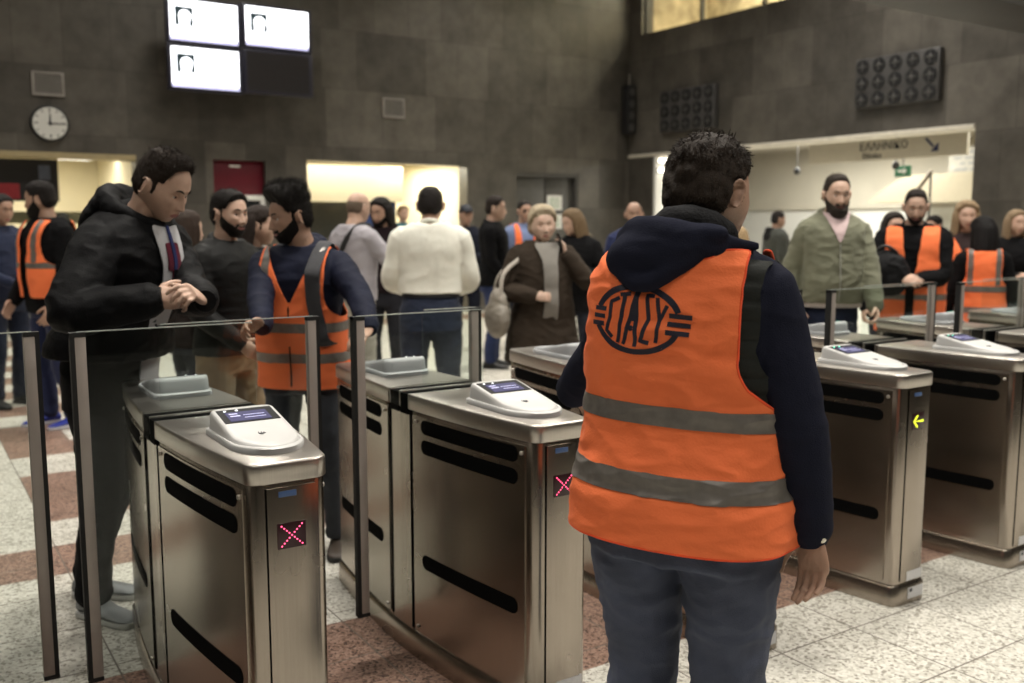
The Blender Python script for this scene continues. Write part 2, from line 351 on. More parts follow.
for k in range(5):
    a = k*2*PI/5; b.tube([(0, 0, .1), (.28*math.cos(a), .28*math.sin(a), .04)], .02)
b.build('base', m_dark, o, smooth=True)
# double doors
d = struct(MB().box(9.58, 10.27, YW+.12, YW+.17, 0, 2.40).build('door_2', mat('grey steel door', (.085, .082, .075), .45, .2), bevel=.006))
struct(MB().box(10.29, 10.92, YW+.12, YW+.17, 0, 2.40).build('door_3', mat('grey steel door', (.1, .1, .1)), bevel=.006))
struct(MB().box(9.58, 10.97, YW+.02, YW+.2, 2.40, 2.47).box(10.92, 10.97, YW+.02, YW+.2, 0, 2.4).build('trim_5', m_dark))
struct(MB().box(9.5, 11.05, YW+.3, YW+.34, 0, 2.6).build('wall_behind_doors', m_dark))
for z, l in ((1.80, 'upper'), (1.45, 'lower')):
    o = empty('door_notice', (10.50, YW+.105, z), '%s pale notice taped to the grey double door' % l, 'notice')
    MB().box(-.17, .17, 0, .012, 0, .27).build('paper', m_white, o); b = MB()
    for q in range(4): b.box(-.11, .11, -.002, 0, .05+q*.05, .065+q*.05)
    b.build('green_print', mat('green print', (.15, .33, .16), .6), o)
# passage behind the right wall
struct(MB().box(17.2, 17.3, 4.5, 23.5, 0, 3.2).build('wall_corridor', mat('white corridor wall', (.74, .74, .70), .5, var=.04, scale=2)))
struct(MB().box(17.1, 17.2, 4.5, 23.5, 1.86, 3.2).build('wall_corridor_upper', mat('cream corridor wall', (.52, .49, .41), .6, var=.06, scale=2)))
struct(MB().box(XW+.3, 17.3, 4.4, 4.5, 0, 3.2).build('wall_corridor_end', m_plaster)); struct(MB().box(XW+.3, 17.3, 23.5, 23.6, 0, 3.2).build('wall_corridor_far', m_white))
struct(MB().box(XW+.3, 17.3, 4.4, 23.6, 3.15, 3.25).build('ceiling_corridor', mat('corridor ceiling', (.42, .39, .33), .7)))
# curved stair soffit
pr = [(7.1, 2.55), (11.0, 2.45)]; cs = []
for k in range(13):
    t_ = k/12; cs.append((11.7-4.6*t_, 1.93-.03*math.sin(t_*PI)+.05*t_))
struct(MB().prism([(11.25, 2.24), (11.0, 2.36), (10.7, 2.42), (7.1, 2.46)]+cs[::-1], 0, 15.6, 16.9).build('trim_6', mat('cream vault', (.40, .355, .26), .6, var=.04)))
for i, z in enumerate((2.72, 2.54)):
    o = empty('jamb_light', (XW+.02, 13.80, z), '%s of two short bright lamps on the left jamb of the passage' % ('upper', 'lower')[i], 'light')
    MB().box(0, .28, -.07, -.03, -.035, .035).build('diffuser', m_emw, o, bevel=.01); MB().box(-.01, .29, -.03, 0, -.045, .045).build('housing', m_pale, o)
o = empty('downlight', (13.5, 8.55, 2.62), 'bright oval downlight under the passage ceiling beside the direction sign', 'light')
MB().ell((0, 0, 0), (.14, .14, .045)).build('lamp', m_emw, o, smooth=True); MB().tube([(0, 0, .03), (0, 0, .53)], .03).build('stem', m_pale, o)
# hanging direction sign in the passage
o = empty('direction_sign', (13.2, 9.45, 2.56), 'long cream hanging direction sign with dark lettering and arrow in the passage', 'sign')
MB().box(-.03, .03, -1.25, 1.6, -.02, .30).build('board', mat('sign cream', (.60, .56, .46), .5, var=.03), o, bevel=.006)
for y in (-.9, 1.3): MB().tube([(0, y, .30), (0, y, .59)], .012).build('hanger', m_dark, o)
m_ink = mat('sign ink', (.05, .05, .06), .6)
R90 = (PI/2, 0, -PI/2)
textmesh('ΕΛΛΗΝΙΚΟ', .17, 'greek_lettering', m_ink, o, (-.034, .15, .19), R90); textmesh('Elliniko', .12, 'latin_lettering', m_ink, o, (-.034, .35, .05), R90)
ar = MB(); a_, b_ = np.array([-.60, .23]), np.array([-.74, .09])
ar.prism([(-.57, .25), (-.60, .27), (-.73, .14), (-.70, .12)], 0, -.036, -.03).prism([(-.80, .06), (-.80, .19), (-.67, .06)], 0, -.036, -.03)
ar.build('arrow', mat('dark blue ink', (.02, .03, .10), .6), o)
o = empty('exit_sign', (14.2, 9.95, 2.40), 'small green lit exit sign hanging in the passage', 'sign')
MB().box(-.03, .03, -.14, .14, -.08, .10).build('box', mat('green lit sign', (.02, .13, .06), .5, emis=(.05, .4, .2), estr=.06), o, bevel=.01)
MB().tube([(0, 0, .1), (0, 0, .75)], .01).build('hanger', m_dark, o)
MB().prism([(-.10, .01), (-.03, .06), (-.03, .03), (.07, .03), (.07, -.01), (-.03, -.01), (-.03, -.04)], 0, -.034, -.03).build('white_arrow', m_white, o)
o = empty('information_panel', (16.2, 8.9, 2.46), 'wide pale panel printed with rows of small grey text high in the passage', 'sign')
MB().box(-.03, .03, -1.6, 1.5, -.05, .44).build('board', mat('pale sign', (.30, .29, .25), .5), o); b = MB()
for q in range(4):
    y = -1.5
    while y < 1.3:
        l = random.uniform(.08, .3); b.box(-.036, -.03, y, y+l, .03+q*.1, .07+q*.1); y += l+.06
b.build('text_rows', mat('grey print', (.20, .20, .20), .6), o); MB().box(-.01, .01, -1.0, -.98, .44, .69).box(-.01, .01, 1.0, 1.02, .44, .69).build('hanger', m_dark, o)
for i, y in enumerate((12.0, 9.95)):
    o = empty('corridor_camera', (14.0, y, 2.5), '%s small dark surveillance camera hanging in the passage' % ('left', 'right')[i], 'camera')
    MB().ell((0, 0, 0), (.06, .06, .07)).build('dome', m_black, o, smooth=True); MB().tube([(0, 0, .05), (0, 0, .65)], .012).build('stem', m_dark, o)
o = empty('handrail', (14.9, 10.25, 1.8), 'dark slanting handrail against the cream vault in the passage', 'handrail')
MB().tube([(0, -.35, .62), (0, .05, .12)], .035).build('rail', mat('brown rail', (.13, .10, .07), .5), o, smooth=True); MB().tube([(0, .05, .12), (0, .05, -1.8)], .02).build('post', m_dark, o); MB().tube([(0, -.35, .6), (0, -.35, -1.8)], .02).build('post', m_dark, o)

# wall fittings
o = empty('wall_clock', (1.95, YW-.07, 2.90), 'round white wall clock with black rim on the dark back wall', 'clock')
def disc(r, y0, y1, n=48): return [(r*math.cos(2*PI*i/n), r*math.sin(2*PI*i/n)) for i in range(n)]
MB().prism(disc(.245, 0, 0), 1, 0, .07).build('case', m_black, o, bevel=.012); MB().prism(disc(.215, 0, 0), 1, -.004, .002).build('dial', mat('dial white', (.58, .58, .55), .5, var=.02), o)
b = MB()
for k in range(12):
    a = k*PI/6; c, s_ = math.sin(a), math.cos(a); l = .05 if k % 3 == 0 else .03
    b.prism([(c*.2+s_*.008, s_*.2-c*.008), (c*.2-s_*.008, s_*.2+c*.008), (c*(.2-l)-s_*.008, s_*(.2-l)+c*.008), (c*(.2-l)+s_*.008, s_*(.2-l)-c*.008)], 1, -.007, -.004)
b.build('hour_marks', m_ink, o)
def hand(ang, l, wd): a = math.radians(ang); c, s_ = math.sin(a), math.cos(a); return MB().prism([(s_*wd-c*.03, -c*wd-s_*.03), (-s_*wd-c*.03, c*wd-s_*.03), (c*l-s_*wd*.6, s_*l+c*wd*.6), (c*l+s_*wd*.6, s_*l-c*wd*.6)], 1, -.012, -.008)
hand(92, .185, .009).build('minute_hand', m_ink, o); hand(2, .13, .012).build('hour_hand', m_ink, o)
for nm, x, z in (('left', 1.96, 3.43), ('centre', 7.14, 3.44)):
    o = empty('wall_vent', (x, YW-.03, z), 'small pale rectangular vent grille high on the back wall, %s' % ('above the clock' if nm == 'left' else 'right of the screens'), 'vent', 'small vent grilles on the back wall')
    MB().box(-.2, .2, 0, .03, .13, .16).box(-.2, .2, 0, .03, -.16, -.13).box(-.2, -.17, 0, .03, -.13, .13).box(.17, .2, 0, .03, -.13, .13).build('frame', mat('vent grey', (.26, .24, .22), .5), o, bevel=.004)
    b = MB()
    for q in range(9): b.box(-.17, .17, .006, .026, -.125+q*.028, -.108+q*.028)
    b.build('louvres', mat('vent grey dark', (.17, .16, .145), .5), o)
# the four screens
o = empty('screen_wall', (3.40, YW-.55, 3.39), 'bank of four wall screens, three lit white and one dark, high on the back wall', 'screens')
o.rotation_euler = (math.radians(0), 0, 0)
SW, SH = 1.065, .64
m_bez = mat('screen bezel', (.02, .02, .035), .35)
m_on = mat('lit screen', (.9, .9, .95), .4, emis=(.93, .95, 1.0), estr=3.2, var=0); m_strip = mat('lit lilac strip', (.6, .6, .8), .4, emis=(.50, .50, .80), estr=1.3)
m_sil = mat('screen dark image', (.02, .04, .05), .4, emis=(.03, .05, .06), estr=.3)
for q, (cx, cz, on) in enumerate(((0, 1, 1), (1, 1, 1), (0, 0, 1), (1, 0, 0))):
    x0, z0 = cx*SW+.02, cz*SH+.02+(0 if cx == 0 else .03)
    s_ = MB().box(x0, x0+SW-.01, 0, .09, z0, z0+SH-.01).build('screen', m_bez, o, bevel=.012)
    if on:
        MB().box(x0+.05, x0+SW-.07, -.004, 0, z0+.09, z0+SH-.05).build('lit_panel', m_on, s_); MB().box(x0+.05, x0+SW-.07, -.004, 0, z0+.04, z0+.09).build('ticker_strip', m_strip, s_)
        px, pz = x0+.12, z0+.24
        arc = [(px+.03+.0+.09*(1-math.cos(t)), pz+.14+.08*math.sin(t)) for t in [PI*k/10 for k in range(11)]]
        MB().prism([(px, pz), (px+.06, pz), (px+.06, pz+.07)]+[(px+.135-.085*math.cos(t), pz+.13+.085*math.sin(t)) for t in [PI*k/10 for k in range(11)]]+[(px+.20, pz+.07), (px+.19, pz), (px+.25, pz), (px+.25, pz+.26), (px, pz+.26)], 1, -.008, -.004).build('portrait_silhouette', m_sil, s_)
    else: MB().box(x0+.05, x0+SW-.07, -.004, 0, z0+.04, z0+SH-.05).build('dark_panel', mat('dark panel', (.018, .016, .017), .35), s_)
MB().box(.3, .5, .09, .55, .3, .5).box(1.7, 1.9, .09, .55, .3, .5).build('bracket', m_dark, o)
# loudspeaker column in the corner
o = empty('loudspeaker', (12.05, YW-.25, 3.25), 'slim dark column loudspeaker in the corner of the hall', 'loudspeaker')
MB().box(-.1, .1, 0, .2, 0, .9).build('cabinet', m_black, o, bevel=.02)
for q in range(4): MB().prism([(.07*math.cos(t), .12+q*.22+.07*math.sin(t)) for t in [2*PI*k/20 for k in range(20)]], 1, -.012, 0).build('driver', m_dark, o)
MB().tube([(0, .1, .9), (0, .1, 1.12)], .012).build('bracket', m_pale, o)
# ventilator arrays on the right wall
def fanpanel(y0, y1, z0, z1, lab):
    o = empty('ventilator_panel', (XW-.1, y0, z0), lab, 'ventilator panel', 'round-vent panels on the right wall')
    Wd, Hh = y1-y0, z1-z0
    MB().box(0, .1, 0, Wd, 0, Hh).build('panel', mat('panel grey', (.055, .053, .052), .45), o, bevel=.02)
    for r in range(3):
        for c in range(5):
            cy, cz = (c+.5)*Wd/5, (r+.5)*Hh/3; R = min(Wd/5, Hh/3)*.43
            f = MB().prism([(cy+R*math.cos(t), cz+R*math.sin(t)) for t in [2*PI*k/24 for k in range(24)]], 0, -.014, 0).build('round_vent', mat('vent black', (.010, .010, .011), .5), o)
            MB().box(-.022, -.014, cy-R*.75, cy+R*.75, cz-R*.08, cz+R*.08).box(-.022, -.014, cy-R*.08, cy+R*.08, cz-R*.75, cz+R*.75).ell((-.016, cy, cz), (.012, R*.3, R*.3), 12, 6).build('vent_cross', m_dark, f)
    return o
fanpanel(12.23, 13.63, 3.20, 3.95, 'dark panel of fifteen round vents on the right wall, smaller one near the corner')
fanpanel(8.0, 9.36, 3.22, 3.93, 'dark panel of fifteen round vents on the right wall, larger one above the passage')

# ------------------------------------------------------------ ticket gates
ZT = .955; YC = 3.05; YE = .76          # top height, centre line of the row, half length
def hw(y):                               # half width of the cabinet at distance y from its middle
    return .097+.072*(1-min(1, abs(y)/YE)**1.7)
def outline(y0, y1, grow=0.0, r=.035, n=14):
    """plan of one half of the cabinet between y0 (tip side, |y| largest) and y1; returns a closed polygon"""
    sgn = -1 if y0 < y1 else 1
    pts = []
    for k in range(n+1):
        y = y1+(y0-sgn*(-1)*0-y1)*k/n*(1-r/abs(y0-y1)); pts.append((hw(y)+grow, y))
    xe = pts[-1][0]; yb = pts[-1][1]; d = 1 if y0 > y1 else -1; rr = r+grow
    for k in range(1, 7):
        a = k/6*PI/2; pts.append((xe-rr*(1-math.cos(a)), yb+d*rr*math.sin(a)))
    left = [(-x, y) for x, y in pts[::-1]]
    return pts+left
def side_strip(ya, yb, z0, z1, proud, sgn, round_=.0, n=16, zr=10):
    """a thin rounded panel lying on the curved cabinet side"""
    Lr = abs(yb-ya); H = z1-z0; r = min(round_, H/2, Lr/2)
    ring = []
    def add(cy, cz, a0, a1, k=6):
        for i in range(k+1):
            a = a0+(a1-a0)*i/k; ring.append((cy+r*math.cos(a), cz+r*math.sin(a)))
    y0, y1 = min(ya, yb), max(ya, yb)
    add(y1-r, z1-r, 0, PI/2)
    for i in range(1, n): ring.append((y1-r-(Lr-2*r)*i/n, z1))
    add(y0+r, z1-r, PI/2, PI)
    add(y0+r, z0+r, PI, 3*PI/2)
    for i in range(1, n): ring.append((y0+r+(Lr-2*r)*i/n, z0))
    add(y1-r, z0+r, 3*PI/2, 2*PI)
    m = len(ring)//2
    # vertical slices for a clean curved face
    ys = sorted(set(round(p[0], 4) for p in ring)); V = []; F = []
    def zs(y):
        if y < y0+r: d = math.sqrt(max(0, r*r-(y0+r-y)**2)); return z0+r-d, z1-r+d
        if y > y1-r: d = math.sqrt(max(0, r*r-(y-y1+r)**2)); return z0+r-d, z1-r+d
        return z0, z1
    for y in ys:
        a, b = zs(y); x = hw(y)
        V += [(sgn*(x+proud), y, a), (sgn*(x+proud), y, b), (sgn*(x-.01), y, b), (sgn*(x-.01), y, a)]
    for i in range(len(ys)-1):
        o = i*4
        for k in range(4): F.append((o+k, o+(k+1) % 4, o+4+(k+1) % 4, o+4+k))
    F.append((0, 1, 2, 3)); o = (len(ys)-1)*4; F.append((o+3, o+2, o+1, o))
    return V, F
GM = {}
def cached(key, fn, mats, name, parent, **kw):
    if key in GM:
        o = bpy.data.objects.new(name, GM[key]); C.objects.link(o); o.parent = parent; return o
    o = fn().build(name, mats, parent, **kw); GM[key] = o.data; return o
m_led = mat('led panel black', (.012, .006, .008), .3, emis=(.25, .0, .02), estr=.035)
m_red = mat('led red', (.9, .05, .15), .4, emis=(1, .08, .20), estr=4.0, var=0); m_pink = m_red
m_yel = mat('led yellow', (.8, .9, .1), .4, emis=(.75, .85, .02), estr=1.6, var=0)
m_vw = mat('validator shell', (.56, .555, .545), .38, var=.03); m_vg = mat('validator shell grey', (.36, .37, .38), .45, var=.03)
m_scr = mat('validator screen', (.03, .03, .07), .5, spec=.15, emis=(.14, .13, .34), estr=.30, var=.2, scale=60); m_scrp = mat('screen print', (.5, .5, .7), .3, emis=(.5, .5, .75), estr=.7)
m_grn = mat('green indicator', (.1, .8, .5), .3, emis=(.1, .9, .55), estr=1.6); m_whl = mat('white indicator', (.9, .9, .9), .3, emis=(.9, .95, .95), estr=1.5)
m_lab = mat('gate sticker', (.62, .62, .64), .5, var=.1, scale=200); m_blue = mat('small blue plate', (.05, .10, .24), .4)
m_slot = mat('slot black', (.003, .003, .003), .9, spec=.05)

def valid_h(y):   # y: 0 at the high end .. .37 at the nose
    a = np.clip((y-.05)/.19, 0, 1); return .068-(.068-.030)*a-.012*np.clip((y-.24)/.13, 0, 1)
def valid_plan(sc, inset=0):
    P = []; Wd, Ln = .100, .37; r = .035
    for k in range(5): a = PI/2*k/4; P.append((-Wd+r-r*math.cos(a)*1, r-r*math.sin(a)))   # back left corner
    P = []
    for k in range(6): a = PI+PI/2*k/5; P.append((-Wd+r+r*math.cos(a), r+r*math.sin(a)))
    for k in range(1, 6): P.append((-Wd+r+(2*Wd-2*r)*k/6, 0))
    for k in range(6): a = -PI/2+PI/2*k/5; P.append((Wd-r+r*math.cos(a), r+r*math.sin(a)))
    for k in range(1, 6): P.append((Wd, r+(.24-r)*k/6))
    for k in range(15): a = PI*k/14; P.append((Wd*math.cos(a), .24+.13*math.sin(a)))
    for k in range(1, 6): P.append((-Wd, .24-(.24-r)*k/6))
    c = (0, .17)
    return [(c[0]+(x-c[0])*sc, c[1]+(y-c[1])*sc) for x, y in P]
def validator_mesh():
    b = MB(); R = []
    R.append([(x, y, 0) for x, y in valid_plan(1)]); R.append([(x, y, .014) for x, y in valid_plan(1)]); R.append([(x, y, .018) for x, y in valid_plan(.97)]); R.append([(x, y, .018) for x, y in valid_plan(.93)])
    R.append([(x, y, float(valid_h(y))-.012) for x, y in valid_plan(.91)]); R.append([(x, y, float(valid_h(y))-.003) for x, y in valid_plan(.885)]); R.append([(x, y, float(valid_h(y))) for x, y in valid_plan(.85)])
    for s_ in (.7, .5, .3, .12): R.append([(x, y, float(valid_h(y))) for x, y in valid_plan(s_)])
    return b.rings(R)
def slope_patch(x0, x1, y0, y1, lift, n=6, r=0.0):
    b = MB(); V = []; F = []
    for i in range(n+1):
        y = y0+(y1-y0)*i/n; z = float(valid_h(y))+lift
        V += [(x0, y, z), (x1, y, z)]
    for i in range(n): F.append((2*i, 2*i+1, 2*i+3, 2*i+2))
    k = len(V); V += [(x, y, z-lift-.004) for x, y, z in V]
    F += [tuple(i+k for i in f[::-1]) for f in F[:n]]
    for i in range(n): F += [(2*i, 2*i+2, 2*i+2+k, 2*i+k), (2*i+1, 2*i+1+k, 2*i+3+k, 2*i+3)]
    F += [(0, k, k+1, 1), (2*n, 2*n+1, 2*n+1+k, 2*n+k)]
    return b.add(V, F)
def add_validator(parent, loc, rz, front, ind):
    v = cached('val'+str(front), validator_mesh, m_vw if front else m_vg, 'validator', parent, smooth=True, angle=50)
    v.location = loc; v.rotation_euler = (0, 0, rz)
    cached('bez', lambda: slope_patch(-.078, .078, .055, .150, .0016), mat('bezel black', (.006, .006, .007), .45, spec=.15), 'bezel', v)
    cached('scr', lambda: slope_patch(-.056, .060, .078, .142, .0026), m_scr, 'display', v)
    b = lambda: MB().add(*[slope_patch(x0, x1, y0, y1, .0034).v+[] for x0, x1, y0, y1 in ((-.05, -.02, .088, .093),)], [(0, 1, 3, 2)])
    def lines():
        q = MB()
        for x0, x1, y0, y1 in ((.028, .052, .090, .095), (.024, .052, .106, .111), (-.045, .015, .104, .106), (-.045, .015, .122, .124)):
            s_ = slope_patch(x0, x1, y0, y1, .0034, 1); q.add(s_.v, s_.f)
        return q
    cached('lin', lines, m_scrp, 'display_text', v)
    def dots():
        q = MB()
        for x in (.056, .022): q.ell((x, .066, float(valid_h(.066))+.0015), (.0045, .0045, .002), 10, 6)
        return q
    cached('dots'+ind, dots, m_grn if ind == 'g' else m_whl, 'indicator', v)
    def waves():
        q = MB()
        for r in (.008, .015, .022):
            P = [(.0+r*math.cos(a)-.008, .235+r*math.sin(a)*1.0, float(valid_h(.235))+.0012) for a in [-.8+1.6*k/8 for k in range(9)]]
            q.tube(P, .0013, 6)
        P = [(.05*math.cos(a), .225+.03*math.sin(a), float(valid_h(.23))+.0008) for a in [2*PI*k/24 for k in range(25)]]
        return q
    cached('wav', waves, m_ink, 'contactless_mark', v, smooth=True)
    return v

def halfgate(g, d):
    """d=-1 the near half, +1 the far half; coordinates relative to the gate's centre"""
    mir = lambda P: [(x, d*abs(y)) for x, y in P]
    ya, yb = .085, YE
    def cab():
        return MB().prism([(x, y) for x, y in outline(d*yb, d*ya)], 2, .085, .90)
    cached(('cab', d), cab, m_steel, 'cabinet', g, bevel=.003)
    def top():
        b = MB(); R = []
        for z, gr in ((.900, .004), (.903, .007), (.945, .007), (.952, .005), (.955, .0)):
            R.append([(x, y, z) for x, y in outline(d*(yb), d*ya, gr)])
        return b.rings(R)
    cached(('top', d), top, m_steeltop, 'top_cover', g, smooth=True, angle=50)
    for sgn in (-1, 1):
        pn = cached(('pan', d, sgn), lambda: MB().add(*side_strip(d*.10, d*.715, .10, .885, .004, sgn, .004)), m_steel, 'side_panel', g, smooth=True, angle=30)
        for k, (z0, z1) in enumerate(((.828, .878), (.758, .808), (.345, .397))):
            cached(('slot', d, sgn, k), lambda: MB().add(*side_strip(d*.160, d*.685, z0, z1, .0055, sgn, .025)), m_slot, 'slot', pn, smooth=True, angle=30)
        for y, z in ((d*.125, .865), (d*.702, .862), (d*.125, .12)):
            cached(('scw', d, sgn, y, z), lambda: MB().ell((sgn*(hw(y)+.006), y, z), (.006, .007, .007), 10, 6), m_steeltop, 'screw', pn, smooth=True)
m_gate_rub = mat('gate rubber seal', (.01, .01, .01), .7)
def flap(g, xin, xout, yy, ztop=1.234, zlow=.168, led=None):
    """sliding glass leaf: inner edge xin, free edge xout (gate coordinates)"""
    s_ = 1 if xout > xin else -1; Wd = abs(xout-xin)
    P = [(xin, ztop-.012), (xin+s_*.012, ztop), (xout-s_*.02, ztop), (xout-s_*.01, zlow)]
    if Wd > .34:
        xb = xin+s_*.14
        for k in range(13):
            a = PI/2*k/12; P.append((xout-s_*.16-(abs(xout-s_*.16-xb))*s_*math.sin(a), zlow+.0+.42*(1-math.cos(a))))
        P += [(xb, .93), (xin, .93)]
    else: P += [(xin, zlow+.1)]
    p = MB().prism(P, 1, yy-.005, yy+.005).build('glass_flap', m_glass, g)
    e = MB()
    e.prism([(xin+s_*.008, ztop), (xout-s_*.02, ztop), (xout-s_*.02, ztop+.003), (xin+s_*.008, ztop+.003)], 1, yy-.005, yy+.005)
    e.build('polished_edge', mat('polished glass edge', (.55, .60, .56), .15, .3), p)
    x0, x1 = sorted((xout-s_*.012, xout-s_*.043))
    MB().box(x0, x1, yy-.014, yy+.014, zlow+.012, ztop-.012).build('edge_post', m_post, p, bevel=.003)
    x0, x1 = sorted((xout, xout-s_*.014))
    MB().box(x0, x1, yy-.013, yy+.013, zlow, ztop).box(min(xout, xout-s_*.043), max(xout, xout-s_*.043), yy-.0145, yy+.0145, zlow, zlow+.012).box(min(xout, xout-s_*.043), max(xout, xout-s_*.043), yy-.0145, yy+.0145, ztop-.012, ztop+.001).build('rubber_edge', m_gate_rub, p)
    return p
def gate(X, label, lf=None, rf=None, led='x', dy=0.0, ind='w', full=True):
    g = empty('ticket_gate', (X, YC+dy, 0), label, 'ticket gate', 'row of steel ticket gates')
    cached('base', lambda: MB().rings([[(x, y, z) for x, y in outline(.87+e, 0, gr)]+[] for z, e, gr in ()] or [[(x, y, z) for x, y in plan_full(gr)] for z, gr in ((0, .012), (.075, .012), (.085, .004))]), m_steel, 'plinth', g, smooth=True, angle=40)
    halfgate(g, -1); halfgate(g, 1)
    # middle column that carries the leaves
    def mid():
        b = MB(); b.prism([(hw(.075), -.078), (hw(0), 0), (hw(.075), .078), (-hw(.075), .078), (-hw(0), 0), (-hw(.075), -.078)], 2, .085, .90); return b
    cached('mid', mid, m_steel, 'middle_column', g)
    cached('midtop', lambda: MB().box(-.172, .172, -.012, .002, .90, .957).box(-.173, .173, -.078, -.070, .90, .954).box(-.173, .173, .070, .078, .90, .954), m_steeltop, 'column_cover', g, bevel=.002)
    cached('slit', lambda: MB().box(-.174, .174, -.070, -.012, .88, .952).box(-.174, .174, .002, .070, .88, .952).box(-.171, .171, -.086, -.078, .1, .953).box(-.171, .171, .078, .086, .1, .953), m_slot, 'leaf_slit', g)
    add_validator(g, (.008, -.315, ZT), PI, True, ind)
    add_validator(g, (.008, .275, ZT), 0, False, ind)
    # led panel, blue plate, stickers on the near end
    ye = -YE-.002
    cached('frontp', lambda: MB().box(-.060, .070, ye-.0012, ye+.01, .10, .888), m_steel, 'front_panel', g, bevel=.001)
    cached('seam', lambda: MB().box(-.0635, -.060, ye-.0004, ye+.01, .10, .888), m_slot, 'panel_seam', g)
    l = cached('led', lambda: MB().box(-.036, .040, ye-.004, ye+.01, .727, .795), m_led, 'led_panel', g, bevel=.002)
    if led == 'x':
        def X_():
            q = MB()
            for k in range(9):
                for s_ in (-1, 1):
                    t = -1+2*k/8
                    if s_ == 1 and k == 4: continue
                    q.ell((.002+.027*t, ye-.004, .761+.026*t*s_), (.0021, .002, .0021), 8, 5)
            return q
        cached('ledx', X_, m_red, 'red_cross_dots', l)
    else:
        def A_():
            q = MB(); ys = ye-.006
            q.prism([(-.030, .761), (.032, .757), (.032, .765)], 1, ys, ye-.004)
            q.prism([(-.032, .761), (-.008, .787), (-.003, .783), (-.024, .761), (-.003, .739), (-.008, .735)], 1, ys, ye-.004); return q
        cached('leda', A_, m_yel, 'yellow_arrow', l)
    cached('bluep', lambda: MB().box(-.030, .018, ye-.003, ye+.01, .862, .878), m_blue, 'blue_plate', g, bevel=.002)
    st = cached('stick', lambda: MB().box(-.020, .078, ye-.002, ye+.01, .095, .135), m_lab, 'sticker', g)
    cached('stick2', lambda: MB().box(-.020, .078, ye-.0125, ye+.0, .022, .068), m_lab, 'sticker', g)
    cached('stick3', lambda: MB().box(-.012, .006, ye-.0135, ye+.0, .050, .064), m_ink, 'sticker_mark', st)
    if lf is not None: flap(g, .155, lf-X, -.042)
    if rf is not None: flap(g, -.125 if rf-X > .30 else -.05, rf-X, .048)
    return g
def plan_full(gr):
    a = outline(YE, 0, gr); b = outline(-YE, 0, gr)
    h = len(a)//2; hb = len(b)//2
    right = a[:h][::-1]; left = a[h:][::-1]
    # walk: right side from far tip to middle, on to near tip, back up the left side
    P = []
    P += a[:h][::-1][:-1]           # far tip (right) to middle
    P += b[:hb]                     # middle to near tip (right)
    P += b[hb:][:-1]                # near tip (left) to middle
    P += a[h:][::-1]                # middle (left) to far tip
    return P[::1]
gate(-.07, 'steel ticket gate at the left edge of the picture, only its glass leaf showing', None, .352)
gate(.812, 'nearest steel ticket gate with red cross, between two closed glass leaves', .420, 1.218)
gate(1.67, 'steel ticket gate with red cross touched by the man in the logo vest', 1.302, 1.865)
gate(2.555, 'steel ticket gate mostly hidden behind the man in the logo vest', None, None)
gate(3.425, 'steel ticket gate with a lit yellow arrow on its end', None, 3.655, led='a', ind='g', dy=-.01)
gate(4.24, 'steel ticket gate cut by the right edge, right of the arrow gate', 3.735, 4.72, led='a', ind='g', dy=-.02)
gate(5.30, 'steel ticket gate behind the one at the right edge, pale top showing', 4.790, 5.606, led='a', ind='g', dy=-.02)
gate(6.3, 'farthest steel ticket gate at the right edge, behind the woman in the back-turned vest', 5.71, None, led='a', ind='g', dy=-.02)

# ------------------------------------------------------------ people: tools
_G = RNG.normal(size=(256, 3)); _G /= np.linalg.norm(_G, axis=1)[:, None]; _PM = np.concatenate([RNG.permutation(256)]*3)
def noise(P, seed=0):
    P = np.asarray(P)+seed*17.3; I = np.floor(P).astype(int); f = P-I; I &= 255
    u = f*f*f*(f*(f*6-15)+10); out = 0
    for dx in (0, 1):
        for dy in (0, 1):
            for dz in (0, 1):
                h = _PM[_PM[_PM[(I[:, 0]+dx) & 255]+((I[:, 1]+dy) & 255)]+((I[:, 2]+dz) & 255)]
                g = _G[h]; d = (g*(f-[dx, dy, dz])).sum(1)
                wx = u[:, 0] if dx else 1-u[:, 0]; wy = u[:, 1] if dy else 1-u[:, 1]; wz = u[:, 2] if dz else 1-u[:, 2]
                out = out+d*wx*wy*wz
    return out
def folds(P, amp, freq=(9, 9, 16), seed=0):
    """cloth folds: ridged noise, mean about zero"""
    P = np.asarray(P)*freq
    a = noise(P, seed); b = noise(P*2.1, seed+3)
    return amp*((.35-np.abs(a)*1.6)+(.18-np.abs(b)*.8)*.55)
def remesh(mb, voxel, smooth=3, fold=0, freq=(9, 9, 16), seed=0, fold2=None):
    me = bpy.data.meshes.new('r'); me.from_pydata(mb.v, [], mb.f)
    bm = bmesh.new(); bm.from_mesh(me); bmesh.ops.recalc_face_normals(bm, faces=bm.faces); bmesh.ops.triangulate(bm, faces=[f for f in bm.faces if len(f.verts) > 4]); bm.to_mesh(me); bm.free()
    o = bpy.data.objects.new('r', me); C.objects.link(o)
    m = o.modifiers.new('r', 'REMESH'); m.mode = 'VOXEL'; m.voxel_size = voxel
    if smooth: q = o.modifiers.new('s', 'SMOOTH'); q.factor = .5; q.iterations = smooth
    dg = bpy.context.evaluated_depsgraph_get(); dg.update(); out = bpy.data.meshes.new_from_object(o.evaluated_get(dg))
    bpy.data.objects.remove(o); bpy.data.meshes.remove(me)
    if fold:
        n = len(out.vertices); co = np.empty(n*3); out.vertices.foreach_get('co', co); co = co.reshape(-1, 3); nn = np.empty(n*3); out.vertices.foreach_get('normal', nn); nn = nn.reshape(-1, 3)
        co = co+nn*folds(co, fold, freq, seed)[:, None]; out.vertices.foreach_set('co', co.ravel()); out.update()
    return out
def smoothstep(a, b, x): t = np.clip((x-a)/(b-a), 0, 1); return t*t*(3-2*t)
def rotm(ax, a): return np.array(Matrix.Rotation(a, 3, ax))
